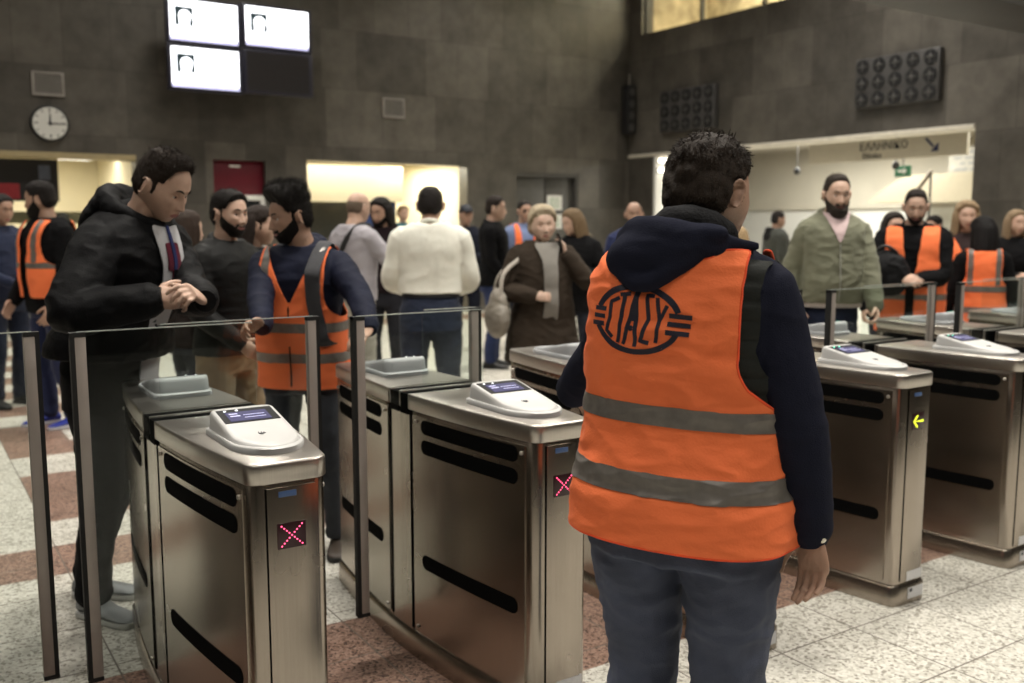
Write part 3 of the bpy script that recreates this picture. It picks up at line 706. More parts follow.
def nrm(v): v = np.array(v, float); return v/(np.linalg.norm(v)+1e-9)

# torso sections: z, half width, half depth, centre y
TB = np.array([(.80, .128, .088, -.004), (.86, .158, .105, -.012), (.93, .172, .117, -.014), (1.0, .168, .113, -.004), (1.08, .155, .107, .006), (1.16, .155, .107, .008), (1.25, .170, .115, .004),
               (1.33, .184, .120, 0), (1.39, .188, .114, -.006), (1.43, .178, .100, -.014), (1.465, .150, .084, -.022), (1.49, .112, .070, -.026), (1.515, .075, .062, -.024), (1.54, .060, .060, -.016), (1.58, .057, .059, -.006)])
class Fig:
    """a posed person; canonical height 1.78 m, facing +Y, right hand on +X"""
    def __init__(s, bw=1.0, belly=0.0, lean=0.0, side=0.0, twist=0.0, female=False, shs=1.0):
        T = TB.copy(); T[:, 1] *= bw; T[:, 2] *= (bw+1)/2
        T[:, 2] += belly*np.exp(-((T[:, 0]-1.08)/.13)**2)*.5; T[:, 3] += belly*np.exp(-((T[:, 0]-1.08)/.13)**2)*.5
        if female: T[:, 1] *= np.where(T[:, 0] > 1.2, .90, 1.0); T[:, 2] += .022*np.exp(-((T[:, 0]-1.28)/.07)**2); T[:, 3] += .015*np.exp(-((T[:, 0]-1.28)/.07)**2)
        T[:, 1] *= 1-(1-shs)*smoothstep(1.22, 1.36, T[:, 0])*smoothstep(1.53, 1.48, T[:, 0])
        s.T = T; s.lean, s.side, s.twist = lean, side, twist; s.bw = bw; s.female = female
        s.sh = .168*bw*(.92 if female else 1)*shs; s.shs = shs
    def pose(s, P):
        P = np.atleast_2d(np.asarray(P, float)).copy(); z = P[:, 2]
        w = smoothstep(.92, 1.35, z)
        for i0 in (0,):
            a = -s.lean*w; c, q = np.cos(a), np.sin(a); y, zz = P[:, 1].copy(), P[:, 2]-.95
            P[:, 1] = c*y-q*zz; P[:, 2] = q*y+c*zz+.95
            a = s.side*w; c, q = np.cos(a), np.sin(a); x, zz = P[:, 0].copy(), P[:, 2]-.95
            P[:, 0] = c*x+q*zz; P[:, 2] = -q*x+c*zz+.95
            a = s.twist*w; c, q = np.cos(a), np.sin(a); x, y = P[:, 0].copy(), P[:, 1].copy()
            P[:, 0] = c*x-q*y; P[:, 1] = q*x+c*y
        return P
    def grid(s, off=0.0, zlo=.8, zhi=1.58, nt=72, ns=60, fold=0.0, seed=0, flare=0.0, freq=(7, 7, 12), drop=None, quilt=0):
        T = s.T; key = [0]
        for i in range(1, len(T)): key.append(key[-1]+math.hypot(T[i, 0]-T[i-1, 0], (T[i, 1]-T[i-1, 1])*.8))
        key = np.array(key); k0 = np.interp(zlo, T[:, 0], key); k1 = np.interp(zhi, T[:, 0], key)
        if zlo < T[0, 0]: k0 = key[0]-(T[0, 0]-zlo)
        ks = np.linspace(k0, k1, ns); th = np.linspace(0, 2*PI, nt, endpoint=False)
        def ip(c, lowslope=0): v = np.interp(ks, key, T[:, c]); return v
        z = ip(0); z = np.where(ks < 0, T[0, 0]+ks, z)
        hw_ = ip(1); hd = ip(2); yc = ip(3)
        hips = T[2]; w = smoothstep(.98, .86, z)
        hw_ = hw_*(1-w)+np.maximum(hw_, hips[1])*w; hd = hd*(1-w)+np.maximum(hd, hips[2])*w; yc = yc*(1-w)+hips[3]*w
        if drop is not None:      # straight hanging garment: fall from the chest instead of following the waist
            m = smoothstep(1.30, 1.2, z)*drop; hw_ = hw_*(1-m)+np.maximum(hw_, T[6, 1])*m; hd = hd*(1-m)+np.maximum(hd, T[6, 2]+.004)*m
        fl = flare*smoothstep(1.15, zlo, z); hw_ = hw_+fl; hd = hd+fl
        # smooth the profiles a little
        for a in (hw_, hd, yc):
            for _ in range(3): a[1:-1] = (a[:-2]+2*a[1:-1]+a[2:])/4
        e = 2/2.5; c_, s_ = np.cos(th), np.sin(th)
        X = np.sign(c_)*np.abs(c_)**e; Y = np.sign(s_)*np.abs(s_)**e
        P = np.stack([hw_[:, None]*X, yc[:, None]+hd[:, None]*Y, np.repeat(z[:, None], nt, 1)], -1)
        du = np.roll(P, -1, 1)-np.roll(P, 1, 1); dv = np.gradient(P, axis=0); Nn = np.cross(du, dv); Nn /= np.linalg.norm(Nn, axis=2)[..., None]+1e-9
        P = P+Nn*off
        if fold: P = P+Nn*folds(P.reshape(-1, 3), fold, freq, seed).reshape(ns, nt)[..., None]
        if quilt: P = P+Nn*(quilt*np.sqrt(np.abs(np.sin(P[..., 2]*PI/.040))))[..., None]
        return P, Nn
    def patch(s, name, mats, parent, mask, off, thk=.004, relax=10, xf=None, trim=None, **kw):
        P, Nn = s.grid(off=off, **kw); ns, nt = P.shape[:2]
        keep = mask(P.reshape(-1, 3)).reshape(ns, nt)
        V = P.reshape(-1, 3); F = []
        for i in range(ns-1):
            for j in range(nt):
                k = (j+1) % nt
                if keep[i, j] and keep[i, k] and keep[i+1, j] and keep[i+1, k]: F.append((i*nt+j, i*nt+k, (i+1)*nt+k, (i+1)*nt+j))
        if not F: return None
        return s.sheet(name, mats, parent, V, Nn.reshape(-1, 3), F, thk, relax, xf, trim)
    def sheet(s, name, mats, parent, V, Nn, F, thk, relax=10, xf=None, trim=None):
        used = sorted(set(i for f in F for i in f)); mp = {u: i for i, u in enumerate(used)}
        V = V[used].copy(); Nn = Nn[used]; F = [tuple(mp[i] for i in f) for f in F]
        cnt = {}
        for f in F:
            for a, b in zip(f, f[1:]+f[:1]): cnt[(min(a, b), max(a, b))] = cnt.get((min(a, b), max(a, b)), 0)+1
        be = [e for e, c in cnt.items() if c == 1]; nb = {}
        for a, b in be: nb.setdefault(a, []).append(b); nb.setdefault(b, []).append(a)
        ids = [k for k in nb if len(nb[k]) == 2]; A = np.array([nb[k] for k in ids]); ids = np.array(ids)
        for _ in range(relax):
            if len(ids): V[ids] = .5*V[ids]+.25*(V[A[:, 0]]+V[A[:, 1]])
        loops = []
        if trim:
            left = {k: list(v) for k, v in nb.items()}; seen = set()
            for k0 in left:
                if k0 in seen: continue
                lp = [k0]; seen.add(k0)
                while True:
                    nx = [q for q in left[lp[-1]] if q not in seen]
                    if not nx: break
                    lp.append(nx[0]); seen.add(nx[0])
                if len(lp) > 40: loops.append(lp)
        VT = V-Nn*thk*.5
        n = len(V); V2 = np.vstack([V, V-Nn*thk]); F2 = list(F)+[tuple(i+n for i in f[::-1]) for f in F]
        dirs = {}
        for f in F:
            for a, b in zip(f, f[1:]+f[:1]): dirs[(a, b)] = 1
        for a, b in be:
            if (a, b) in dirs: F2.append((b, a, a+n, b+n))
            else: F2.append((a, b, b+n, a+n))
        V2 = s.pose(V2)
        if xf is not None: V2 = xf(V2)
        me = bpy.data.meshes.new(name); me.from_pydata(V2.tolist(), [], F2)
        ob = finish(me, name, mats, parent, True, angle=60)
        for lp in loops:
            Q = s.pose(VT[lp+[lp[0]]]); Q = Q[::2]; MB().tube(Q, trim[1], 8).build('edge_binding', trim[0], ob, smooth=True)
        return ob
    def torso_mb(s, off, zlo, zhi, fold=0, seed=0, nt=40, ns=36, **kw):
        P, _ = s.grid(off=off, zlo=zlo, zhi=zhi, nt=nt, ns=ns, fold=fold, seed=seed, **kw)
        return MB().rings([s.pose(r) for r in P])
    def shoulder(s, d): return s.pose([(d*s.sh, -.018, 1.412)])[0]
    def elbow(s, d, wrist, pole, la=.285, lb=.255):
        S = s.shoulder(d); v = wrist-S; D = np.linalg.norm(v)
        if D > (la+lb)*.995: wrist = S+v/D*(la+lb)*.995; v = wrist-S; D = np.linalg.norm(v)
        a = (la*la-lb*lb+D*D)/(2*D); h = math.sqrt(max(la*la-a*a, 0)); p = nrm(v)
        q = np.array(pole, float); q = nrm(q-p*(q @ p)); return S, S+p*a+q*h, wrist

_ICO = {}
def ico(n):
    if n not in _ICO:
        bm = bmesh.new(); bmesh.ops.create_icosphere(bm, subdivisions=n, radius=1); V = np.array([v.co[:] for v in bm.verts]); F = [tuple(v.index for v in f.verts) for f in bm.faces]; bm.free(); _ICO[n] = (V, F)
    return _ICO[n]
def gs(x, w): return np.exp(-(x/w)**2)
def headshape(D, female=False, feat=1.0, wide=1.0, nose=1.0):
    if female: feat = feat*.85
    """unit directions -> skull and face surface; origin mid-head, face on +Y"""
    D = D/np.linalg.norm(D, axis=1)[:, None]; dx, dy, dz = D.T
    low = smoothstep(0, .8, -dz); front = smoothstep(-.1, .6, dy)
    p = 2.15+.75*low*front+.25*(1-low)
    a, b, c = .0755*wide, .0965, .118
    k = ((np.abs(dx)/a)**p+(np.abs(dy)/b)**p+(np.abs(dz)/c)**p)**(-1/p)
    P = D*k[:, None]; x, y, z = P.T
    t = smoothstep(.0, .118, -z); x = x*(1-(.40 if not female else .46)*t**1.4)
    back = smoothstep(.02, -.06, y); y = y*(1-.42*back*smoothstep(-.01, -.10, z))
    y = y+.006*front*t
    y = y-.010*front*smoothstep(.055, .115, z)
    F = smoothstep(.02, .07, y)*feat
    ax = np.abs(x)
    y = y+F*(.0045*gs(z-.026, .010)*gs(ax-.024, .028)*(.4 if female else 1))
    y = y-F*(.0125*gs(ax-.031, .017)*gs(z-.004, .012)+.004*gs(x, .012)*gs(z-.014, .010))
    rz = np.clip((.018-z)/.056, 0, 1); wN = .0062+.0048*rz
    prof = np.where(z > -.038, .003+.021*rz**1.15, .024*gs(z+.038, .0062))*(z < .022)
    y = y+F*prof*nose*gs(x, wN)
    y = y+F*.0085*gs(ax-.0135, .0065)*gs(z+.038, .0075)
    y = y+F*.0058*gs(x, .024)*(gs(z+.0625, .0045)+1.1*gs(z+.0735, .0055))-F*.0035*gs(x, .026)*gs(z+.0678, .0022)
    y = y-F*.0045*gs(x, .02)*gs(z+.087, .006)+F*.006*gs(x, .018)*gs(z+.104, .013)
    y = y+F*.0045*gs(ax-.047, .016)*gs(z+.014, .016)-F*.004*gs(ax-.044, .014)*gs(z+.058, .02)
    x = x-np.sign(x)*.003*gs(z-.03, .02)*gs(y-.05, .03)
    return np.stack([x, y, z], 1)
def hairmask(P, kind):
    """>0 where hair grows, in metres of 'depth' inside the hair line"""
    x, y, z = P.T; ax = np.abs(x)
    hl = .080 if kind not in ('receding', 'woman') else (.097 if kind == 'receding' else .080)
    front = hl-.012*gs(ax-.050, .018)*(-1 if kind == 'receding' else 1)
    # hairline height as a function of y: forehead high, drops behind the temple, passes behind the ear to the nape
    yy = y
    temple = smoothstep(.066, .040, yy)
    line = front*(1-temple)+(.030)*temple; ear_ = smoothstep(.030, .016, yy); line = line*(1-ear_)+.018*ear_
    behind = smoothstep(-.014, -.036, yy)
    line = line*(1-behind)+(-.046)*behind
    nape = smoothstep(-.03, -.07, yy); line = line*(1-nape)+(-.082)*nape
    # sideburn
    m = z-line
    m = np.maximum(m, np.minimum(.0075-np.abs(y-.019), z+.018)-(ax <= .05)*1.0)
    if kind == 'bald': m = np.minimum(m, (.040-z)*.5)
    return m
def beardmask(P):
    x, y, z = P.T; ax = np.abs(x)
    top = -.056+np.clip((ax-.026)/.042, 0, 1)**1.6*.050
    jaw = np.minimum(top-z, z+.135); m = jaw
    m = np.minimum(m, y-.004+np.clip(-.03-z, 0, .1)*.35)
    m = np.minimum(m, np.where(z > -.062, .036+(-.018-z)*1.15-y, .02))
    mouth = ((x/.025)**2+((z+.068)/.0085)**2); m = np.where(mouth < 1, -.004, m)
    mous = np.minimum(.030-ax, np.minimum(z+.062, -.047-z)*1.5)
    m = np.maximum(m, np.minimum(mous+.003, .004)*(y > .05)-(y <= .05)*.01)
    return m

def hand(b, W, f, n, side, curl=.35, spread=.09, sc=1.0, thumb=.35, fc=None):
    """hand from wrist W: f finger direction, n back-of-hand direction, side +1 if the thumb is on f x n"""
    f = nrm(f); n = nrm(np.array(n)-f*(np.array(n) @ f)); s_ = np.cross(f, n)*side
    def Pt(a, bb, c): return W+(f*a+s_*bb+n*c)*sc
    R = []
    for t, w_, h_, c_ in ((-.02, .026, .021, 0), (.0, .027, .020, 0), (.025, .034, .018, -.001), (.055, .041, .016, -.002), (.082, .042, .0135, -.001), (.094, .037, .010, -.001)):
        R.append([Pt(t, w_*math.cos(a), h_*math.sin(a)*1.0+c_) for a in [2*PI*k/16 for k in range(16)]])
    b.rings(R)
    for k, (off, ln, r) in enumerate(((.029, .072, .0088), (.010, .080, .0090), (-.0095, .075, .0086), (-.028, .058, .0076))):
        cu = curl[k] if isinstance(curl, (list, tuple)) else curl
        an = 0; p = Pt(.078, off, -.001); P = [p]; r_ = [r*1.08]
        dsp = s_*((1.5-k)*spread)
        for j, seg in enumerate((.48, .29, .23)):
            an += cu*(1.0, 1.15, .8)[j]; d = nrm(f*math.cos(an)-n*math.sin(an)+dsp); p = p+d*(ln+.012)*seg*sc; P.append(p); r_.append(r*(1.0, .92, .78)[j])
        b.tube(P, [q*sc for q in r_], 10)
    p0 = Pt(.018, .022, -.006); d1 = nrm(f*.62+s_*.72-n*thumb); d2 = nrm(f*.85+s_*.40-n*(thumb+.15)); d3 = nrm(f*.97+s_*.12-n*(thumb+.25))
    P = [p0, p0+d1*.036*sc, p0+d1*.036*sc+d2*.032*sc]; P.append(P[-1]+d3*.026*sc)
    b.tube(P, [.0145*sc, .0115*sc, .0100*sc, .0082*sc], 10)

def skinmat(name, col):
    if name in MATS: return MATS[name]
    m = mat(name, col, .5, var=.10, scale=30, bump=.12, bscale=220, spec=.4)
    m.node_tree.nodes['Principled BSDF'].inputs['Subsurface Weight'].default_value = .08; m.node_tree.nodes['Principled BSDF'].inputs['Subsurface Radius'].default_value = (.02, .008, .005); return m
def hairmat(name, col, rough=.55): return mat(name, col, rough, var=.35, scale=60, bump=.5, bscale=400, spec=.14, aniso=(3, 3, .6))
M_LIP = mat('lips', (.33, .12, .105), .45, var=.05); M_EYEW = mat('eye white', (.62, .60, .56), .3, var=.02); M_IRIS = mat('iris brown', (.035, .02, .012), .25, var=.05)

def tufts(P, Nn, length, width, comb, jit, rnd, lift=.55, nseg=3, ls=None):
    """thin tapering hair locks rooted at P"""
    b = MB(); V = []; F = []
    for i_, (p, n) in enumerate(zip(P, Nn)):
        l = length*(.6+.8*rnd.rand())*(1 if ls is None else ls[i_]); d = nrm(n*lift+comb(p, n)+rnd.normal(size=3)*jit); sd = nrm(np.cross(d, n)+rnd.normal(size=3)*.2)
        q = p-n*.003; cur = d.copy(); w_ = width*(.7+.6*rnd.rand()); base = len(V)
        for k in range(nseg+1):
            ww = w_*(1-k/nseg)**.6+.0001; V.append(q-sd*ww); V.append(q+sd*ww); V.append(q+np.cross(sd, cur)*ww*.8)
            cur = nrm(cur+comb(q, n)*.35-n*.18); q = q+cur*l/nseg
        for k in range(nseg):
            a = base+3*k
            F += [(a, a+1, a+4, a+3), (a+1, a+2, a+5, a+4), (a+2, a, a+3, a+5)]
    return V, F

SKIN = {'fair': (.53, .35, .265), 'mid': (.40, .245, .175), 'olive': (.34, .205, .14), 'pale': (.52, .36, .28)}
def person(px, top, d, az, label, fig=None, skin='mid', hair='short', hairc=(.02, .015, .012), beard=0, head=(0, 0, 0), arms=None, legs=None, wear=None,
           voxel=.007, hs=1.0, hvox=None, tuft=0, quality=0, face=1.0, feet=None, seed=1, height=None, pos=None, hairopt=None, nose=1.0, browc=None, group=None, brow=True, category='person', hx=None, female=False, glasses=False, neck=-.018, fw=None, shoes=(.02, .02, .02), sole=None, trousers=None):
    """px: pixel column of the head, top: pixel row of the crown, d: depth; az: compass direction faced, clockwise from +Y, degrees"""
    rnd = np.random.RandomState(seed)
    X, Y = tocam(px, 0, d) if pos is None else pos
    if height is None: height = CAMH+(223.4-top)/FPX*d*1.0
    S = height/(1.78+neck)
    fig = fig or Fig(female=female); fw = fw or (1.03 if female else 1.0)
    # shift so that the head, not the feet, lies on the requested column
    hc = fig.pose([(0, .004, 1.665)])[0]
    a = -math.radians(az); ca, sa = math.cos(a), math.sin(a)
    X -= (hc[0]*ca-hc[1]*sa)*S*.999; Y -= (hc[0]*sa+hc[1]*ca)*S*.999
    crown = fig.pose([(0, 0, 1.785)])[0]; S *= (1.785+neck)/max(crown[2]+neck, 1.2) if fig.lean or fig.side else 1
    inv = lambda wp: (lambda q: np.array([(q[0]*ca+q[1]*sa)/S, (-q[0]*sa+q[1]*ca)/S, q[2]/S]))(np.array(wp, float)-np.array([X, Y, 0]))
    info = {'inv': inv, 'S': S, 'XY': (X, Y)}
    # ---- limbs
    A = {}
    arms = arms or {}
    for dr, nm in ((1, 'R'), (-1, 'L')):
        sp = dict(arms.get(nm, {}))
        w = sp.get('w', (dr*.262*fig.bw, .02, .885))
        if callable(w): w = w(inv)
        w = np.array(w, float); pole = sp.get('pole', (dr*.5, -1, -.1)); Sh, El, Wr = fig.elbow(dr, w, pole)
        f = sp.get('f', tuple(nrm(Wr-El)+np.array([0, .15, 0]))); n = sp.get('n', (dr*1.0, .1, .1))
        A[nm] = dict(S=Sh, E=El, W=Wr, f=np.array(f, float), n=np.array(n, float), curl=sp.get('curl', .32), thumb=sp.get('thumb', .35), side=sp.get('side', None), spread=sp.get('spread', .06))
    legs = legs or {}
    LG = {}
    for dr, nm in ((1, 'R'), (-1, 'L')):
        fx, fy, fa = legs.get(nm, (dr*.115, 0, dr*.15)); LG[nm] = (np.array([dr*.092*fig.bw, -.005, .90]), np.array([dr*.10+(fx-dr*.10)*.55, fy*.5+.025, .49]), np.array([fx, fy-.02, .09]), fa)
    # ---- head transform
    hyaw, hpit, hrol = head
    piv = fig.pose([(0, -.02, 1.56)])[0]
    wl = 1.0; HR = rotm('Z', -hyaw+fig.twist) @ rotm('X', -hpit-fig.lean*.6) @ rotm('Y', hrol)
    hoff = np.array([0, .034, .108+neck])
    def HT(P): return (P*hs+hoff) @ HR.T+piv
    # ---- body (one continuous skin surface)
    b = MB(); V, F = ico(6 if quality else 5); hp = headshape(V, female, face, fw, nose=nose)
    ear = MB()
    for dr in (-1, 1):
        R = rotm('Z', dr*-.30) @ rotm('X', -.15)
        ear.ell((dr*.0795, -.006, -.004), (.0065, .0175, .030), 14, 9, R)
        c = np.array([dr*.086, -.012, -.002])
        P = [c+R @ np.array([dr*.004, .016*math.cos(t)*(1 if math.sin(t) > 0 else .75), .030*math.sin(t)]) for t in [-1.9+4.4*k/14 for k in range(15)]]
        ear.tube(P, .0042, 8)
    b.add(HT(hp), F); b.add(HT(np.array(ear.v)), ear.f)
    nk = fig.pose([(0, -.020, 1.47), (0, -.014, 1.53)]); hb = HT(np.array([(0, -.030, -.045), (0, -.014, -.085)]))
    b.tube([nk[0], nk[1], (nk[1]+hb[1])/2, hb[0]], [.074*(.88 if female else 1), .060*(.86 if female else 1.02), .057*(.84 if female else 1.02), .052*(.9 if female else 1)], 20, sub=3)
    P, _ = fig.grid(off=-.012, zlo=1.28, zhi=1.52, nt=28, ns=12); b.rings([fig.pose(r) for r in P])
    for nm, dr in (('R', 1), ('L', -1)):
        q = A[nm]; b.tube([q['S'], (q['S']+q['E'])/2, q['E'], (q['E']*.45+q['W']*.55), q['W']], [.046, .042, .037, .034, .0255], 14, sub=3)
        sd = q['side'] if q['side'] is not None else (-1 if dr == 1 else 1)
        hand(b, q['W'], q['f'], q['n'], sd, q['curl'], q['spread'], 1.0 if not female else .9, q['thumb'])
    vx = voxel
    me = remesh(b, vx, 2 if not quality else 2)
    # lips painted as a part of the skin's own colour: a material slot
    nv = len(me.polygons); ce = np.empty(nv*3); me.polygons.foreach_get('center', ce); ce = ce.reshape(-1, 3)
    hl = ((ce-piv) @ HR-hoff)/hs
    lw_, lh_ = (.021, .0078) if female else (.024, .0092)
    lip = (hl[:, 1] > .05) & ((((hl[:, 0])/lw_)**2+((hl[:, 2]+.068)/lh_)**2) < 1)
    body = finish(me, 'person', [skinmat('skin '+skin, SKIN[skin]), M_LIP], None, True, lip.astype(int).tolist(), angle=180)
    tag(body, label, category, group); body.location = (X, Y, 0); body.rotation_euler = (0, 0, a); body.scale = (S, S, S)
    info['body'] = body
    def part(name, V, F, m, mi=None, parent=body, angle=60):
        me = bpy.data.meshes.new(name); me.from_pydata(np.asarray(V).tolist(), [], F); return finish(me, name, m, parent, True, mi, angle=angle)
    # eyes
    if face:
        for dr in (-1, 1):
            V1, F1 = ico(3); q = V1*.0122; c = np.array([dr*.0305, .0745, .0035]); mi = [1 if (V1[list(f)].mean(0) @ np.array([0, 1, -.05])) > .86 else 0 for f in F1]
            part('eye', HT(q+c), F1, [M_EYEW, M_IRIS], mi)
            lidv = []; V2 = V1*.0134+c; kf = [f for f in F1 if (V1[list(f)][:, 2].mean() > .18 or V1[list(f)][:, 2].mean() < -.48)]
            part('eyelid', HT(V2), kf, skinmat('skin '+skin, SKIN[skin]))
    hm = hairmat('hair %d' % int(sum(hairc)*1000), hairc)
    if brow:
        for dr in (-1, 1):
            P = []; eb = MB()
            for k in range(7):
                t = k/6; x = dr*(.013+.036*t); D = nrm([x, .09, .022+.009*math.sin(t*2.4)]); s0 = headshape(np.array([D]), female, face, fw)[0]; P.append(HT(s0[None]+[0, .0005, 0])[0])
            k = .62 if female else .85
            eb.tube(P, [.0022*k, .0036*k, .0038*k, .0036*k, .003*k, .0024*k, .0014*k], 8, flat=(1.3, (0, 0, 1)))
            eb.build('eyebrow', hairmat('brow %d' % int(sum(browc or hairc)*500), browc or hairc), body, smooth=True)
    # hair
    V, F = ico(6 if (quality or tuft) else 5)
    base = headshape(V, female, face, fw); Nn = V/np.linalg.norm(V*np.array([1.3, 1, .85])**2, axis=1)[:, None]; Nn = V*np.array([1.25, 1, .8]); Nn /= np.linalg.norm(Nn, axis=1)[:, None]
    def shell(name, m, thick, mat_, noise_amp=.002, nfreq=60, mnv=-.010):
        t = thick*smoothstep(-.002, .020, m)-.006*(m < -.001)
        t = t+noise_amp*noise(base*nfreq, seed)*(m > 0)
        Q = base+Nn*t[:, None]; kf = [f for f in F if max(m[f[0]], m[f[1]], m[f[2]]) > mnv]
        return part(name, HT(Q), kf, mat_), Q
    if hair and hair != 'none':
        ho = dict(thick=.014, side=(None if female or (hairopt or {}).get('kind') == 'woman' else .007), front=0, top=0, kind='short'); ho.update(hairopt or {})
        m = hairmask(base, ho['kind']); m = m+.006*noise(base*50, seed+5)
        th = np.full(len(base), ho['thick'])
        if ho['side'] is not None: w = smoothstep(.025, .085, base[:, 2]); th = ho['side']*(1-w)+ho['thick']*w
        th = th+ho['front']*smoothstep(.0, .07, base[:, 1])*smoothstep(.05, .1, base[:, 2])+ho['top']*smoothstep(.07, .11, base[:, 2])
        hobj, Q = shell('hair', m, th, hm, ho.get('namp', .004), ho.get('nf', 55))
        if tuft:
            idx = np.where(m > .001)[0]; idx = idx[rnd.permutation(len(idx))[:tuft]]
            if len(idx) < tuft: idx = rnd.choice(np.where(m > .001)[0], tuft)
            comb = ho.get('comb', lambda p, n: np.array([0, -.2, -.7])*(1 if p[2] < .06 else .5))
            tv, tf = tufts(Q[idx], Nn[idx], ho.get('tl', .02), ho.get('tw', .0011), comb, ho.get('jit', .35), rnd, ho.get('lift', .5), ls=ho.get('sr', .45)+(1-ho.get('sr', .45))*smoothstep(.03, .09, base[idx, 2]))
            part('hair_strands', HT(np.array(tv)), tf, hm, parent=hobj)
        if ho.get('long'):
            lb = MB(); ln = ho['long']; r0 = ho.get('lr', .026)
            for k in range(ho.get('nl', 13)):
                t = k/(ho.get('nl', 13)-1); aa = math.radians(-200+220*t) if not ho.get('backonly') else math.radians(-165+150*t)
                c, s_ = math.cos(aa), math.sin(aa)
                P = [(.045*c, .055*s_+.0, .095), (.083*c, .092*s_-.005, .04), (.088*c, .098*s_-.008, -.03), (.088*c+rnd.normal()*.004, .096*s_-.014, -.09-.3*(ln-.1)), (.086*c*ho.get('spread', 1.0)+rnd.normal()*.01, .092*s_-.022+rnd.normal()*.006, -.10-ln*(.75+.25*rnd.rand()))]
                lb.tube(P, [r0*.7, r0*.85, r0, r0*.95, r0*.45], 10, sub=4)
            lv = np.array(lb.v); lb.v = [tuple(p) for p in HT(lv)]
            lm = remesh(lb, max(vx, .006), 2, .004, (40, 40, 4), seed); finish(lm, 'long_hair', hm, hobj, True, angle=180)
    if beard:
        m = beardmask(base); m = m+.003*noise(base*110, seed+9)
        chin = smoothstep(-.05, -.11, base[:, 2]); th = .0012+beard*(.18+.82*chin)*(1-.5*smoothstep(-.05, -.02, base[:, 2]))
        bo, Q = shell('beard', m, th, hairmat('beard %d' % int(sum(hairc)*900), tuple(np.array(hairc)*.9)), .0012, 90, -.004)
        if tuft:
            idx = np.where(m > .001)[0]; idx = rnd.choice(idx, tuft//3)
            tv, tf = tufts(Q[idx], Nn[idx], .003+beard*.5, .0006, lambda p, n: np.array([0, .1, -.8]), .25, rnd, .25); part('beard_strands', HT(np.array(tv)), tf, hairmat('beard %d' % int(sum(hairc)*900), hairc), parent=bo)
    if glasses:
        gb = MB()
        for dr in (-1, 1):
            P = [(dr*.032+.022*math.cos(t), .092+.0, .004+.016*math.sin(t)) for t in [2*PI*k/14 for k in range(15)]]; gb.tube(HT(np.array(P)), .002, 6); gb.tube(HT(np.array([(dr*.054, .090, .008), (dr*.080, .0, .006)])), .002, 6)
            gb.add(HT(np.array([(dr*.032+.021*math.cos(t), .0915, .004+.015*math.sin(t)) for t in [2*PI*k/14 for k in range(14)]])), [tuple(range(14))])
        gb.tube(HT(np.array([(-.011, .094, .006), (.011, .094, .006)])), .002, 6); gb.build('glasses', mat('dark lens', (.01, .01, .012), .1), body, smooth=True)
    # trousers and shoes
    tc = trousers or (.02, .022, .03)
    if tc != 'none':
        b = fig.torso_mb(.006, .80, 1.085, nt=28, ns=14); hips = legs.get('wide', 1.0); tz = legs.get('hem', .075)
        for nm, dr in (('R', 1), ('L', -1)):
            h, k, an, fa = LG[nm]; w_ = (fig.bw+1)/2*hips
            b.tube([h+[0, 0, .06], h+[-dr*.004, 0, -.06], (h*.5+k*.5), k, k*.5+an*.5+[0, -.015, 0], an+[0, -.004, tz-.03], an+[0, 0, tz-.075]], [.088*w_, .098*w_, .084*w_, .066*w_, .063*w_, .062*w_, .066*w_], 18, sub=4)
        tm = remesh(b, max(vx, .007), 3, legs.get('fold', .009), (9, 9, 15), seed+20)
        info['trousers'] = finish(tm, 'trousers', legs.get('mat') or cloth('cloth trousers %d' % int(tc[0]*9000+tc[2]*700), tc, var=.2, bump=.2), body, True, angle=180)
        for nm, dr in (('R', 1), ('L', -1)):
            h, k, an, fa = LG[nm]; fa = -fa; R = rotm('Z', fa); sb = MB(); so = MB()
            prof = [(-.075, .028, .070), (-.065, .034, .085), (-.03, .038, .095), (.02, .038, .088), (.07, .043, .062), (.12, .048, .048), (.16, .044, .040), (.185, .030, .032), (.195, .012, .026)]
            Rr = []; Rs = []
            for y, w_, h_ in prof:
                Rr.append([R @ np.array([w_*math.cos(t), y, .018+max(0, h_-.018)*(.5+.5*math.sin(t))*1.0]) + [an[0], an[1], 0] for t in [2*PI*q/14 for q in range(14)]])
                Rs.append([R @ np.array([w_*1.08*math.cos(t), y*1.03, .012+.012*np.sign(math.sin(t))*min(1, abs(math.sin(t))*2)]) + [an[0], an[1], 0] for t in [2*PI*q/14 for q in range(14)]])
            sb.rings(Rr); so.rings(Rs)
            sh = sb.build('shoe', mat('shoe %d' % int(sum(shoes)*3000), shoes, .5, var=.1), body, smooth=True, angle=70)
            so.build('sole', mat('sole %d' % int(sum(sole or (.01, .01, .01))*3000), sole or (.01, .01, .01), .6), sh, smooth=True, angle=50)
    # ---- clothes
    info.update(fig=fig, A=A, LG=LG, HT=HT, vx=vx, part=part, piv=piv, HR=HR)
    for w in (wear or []): w(info, seed)
    return info

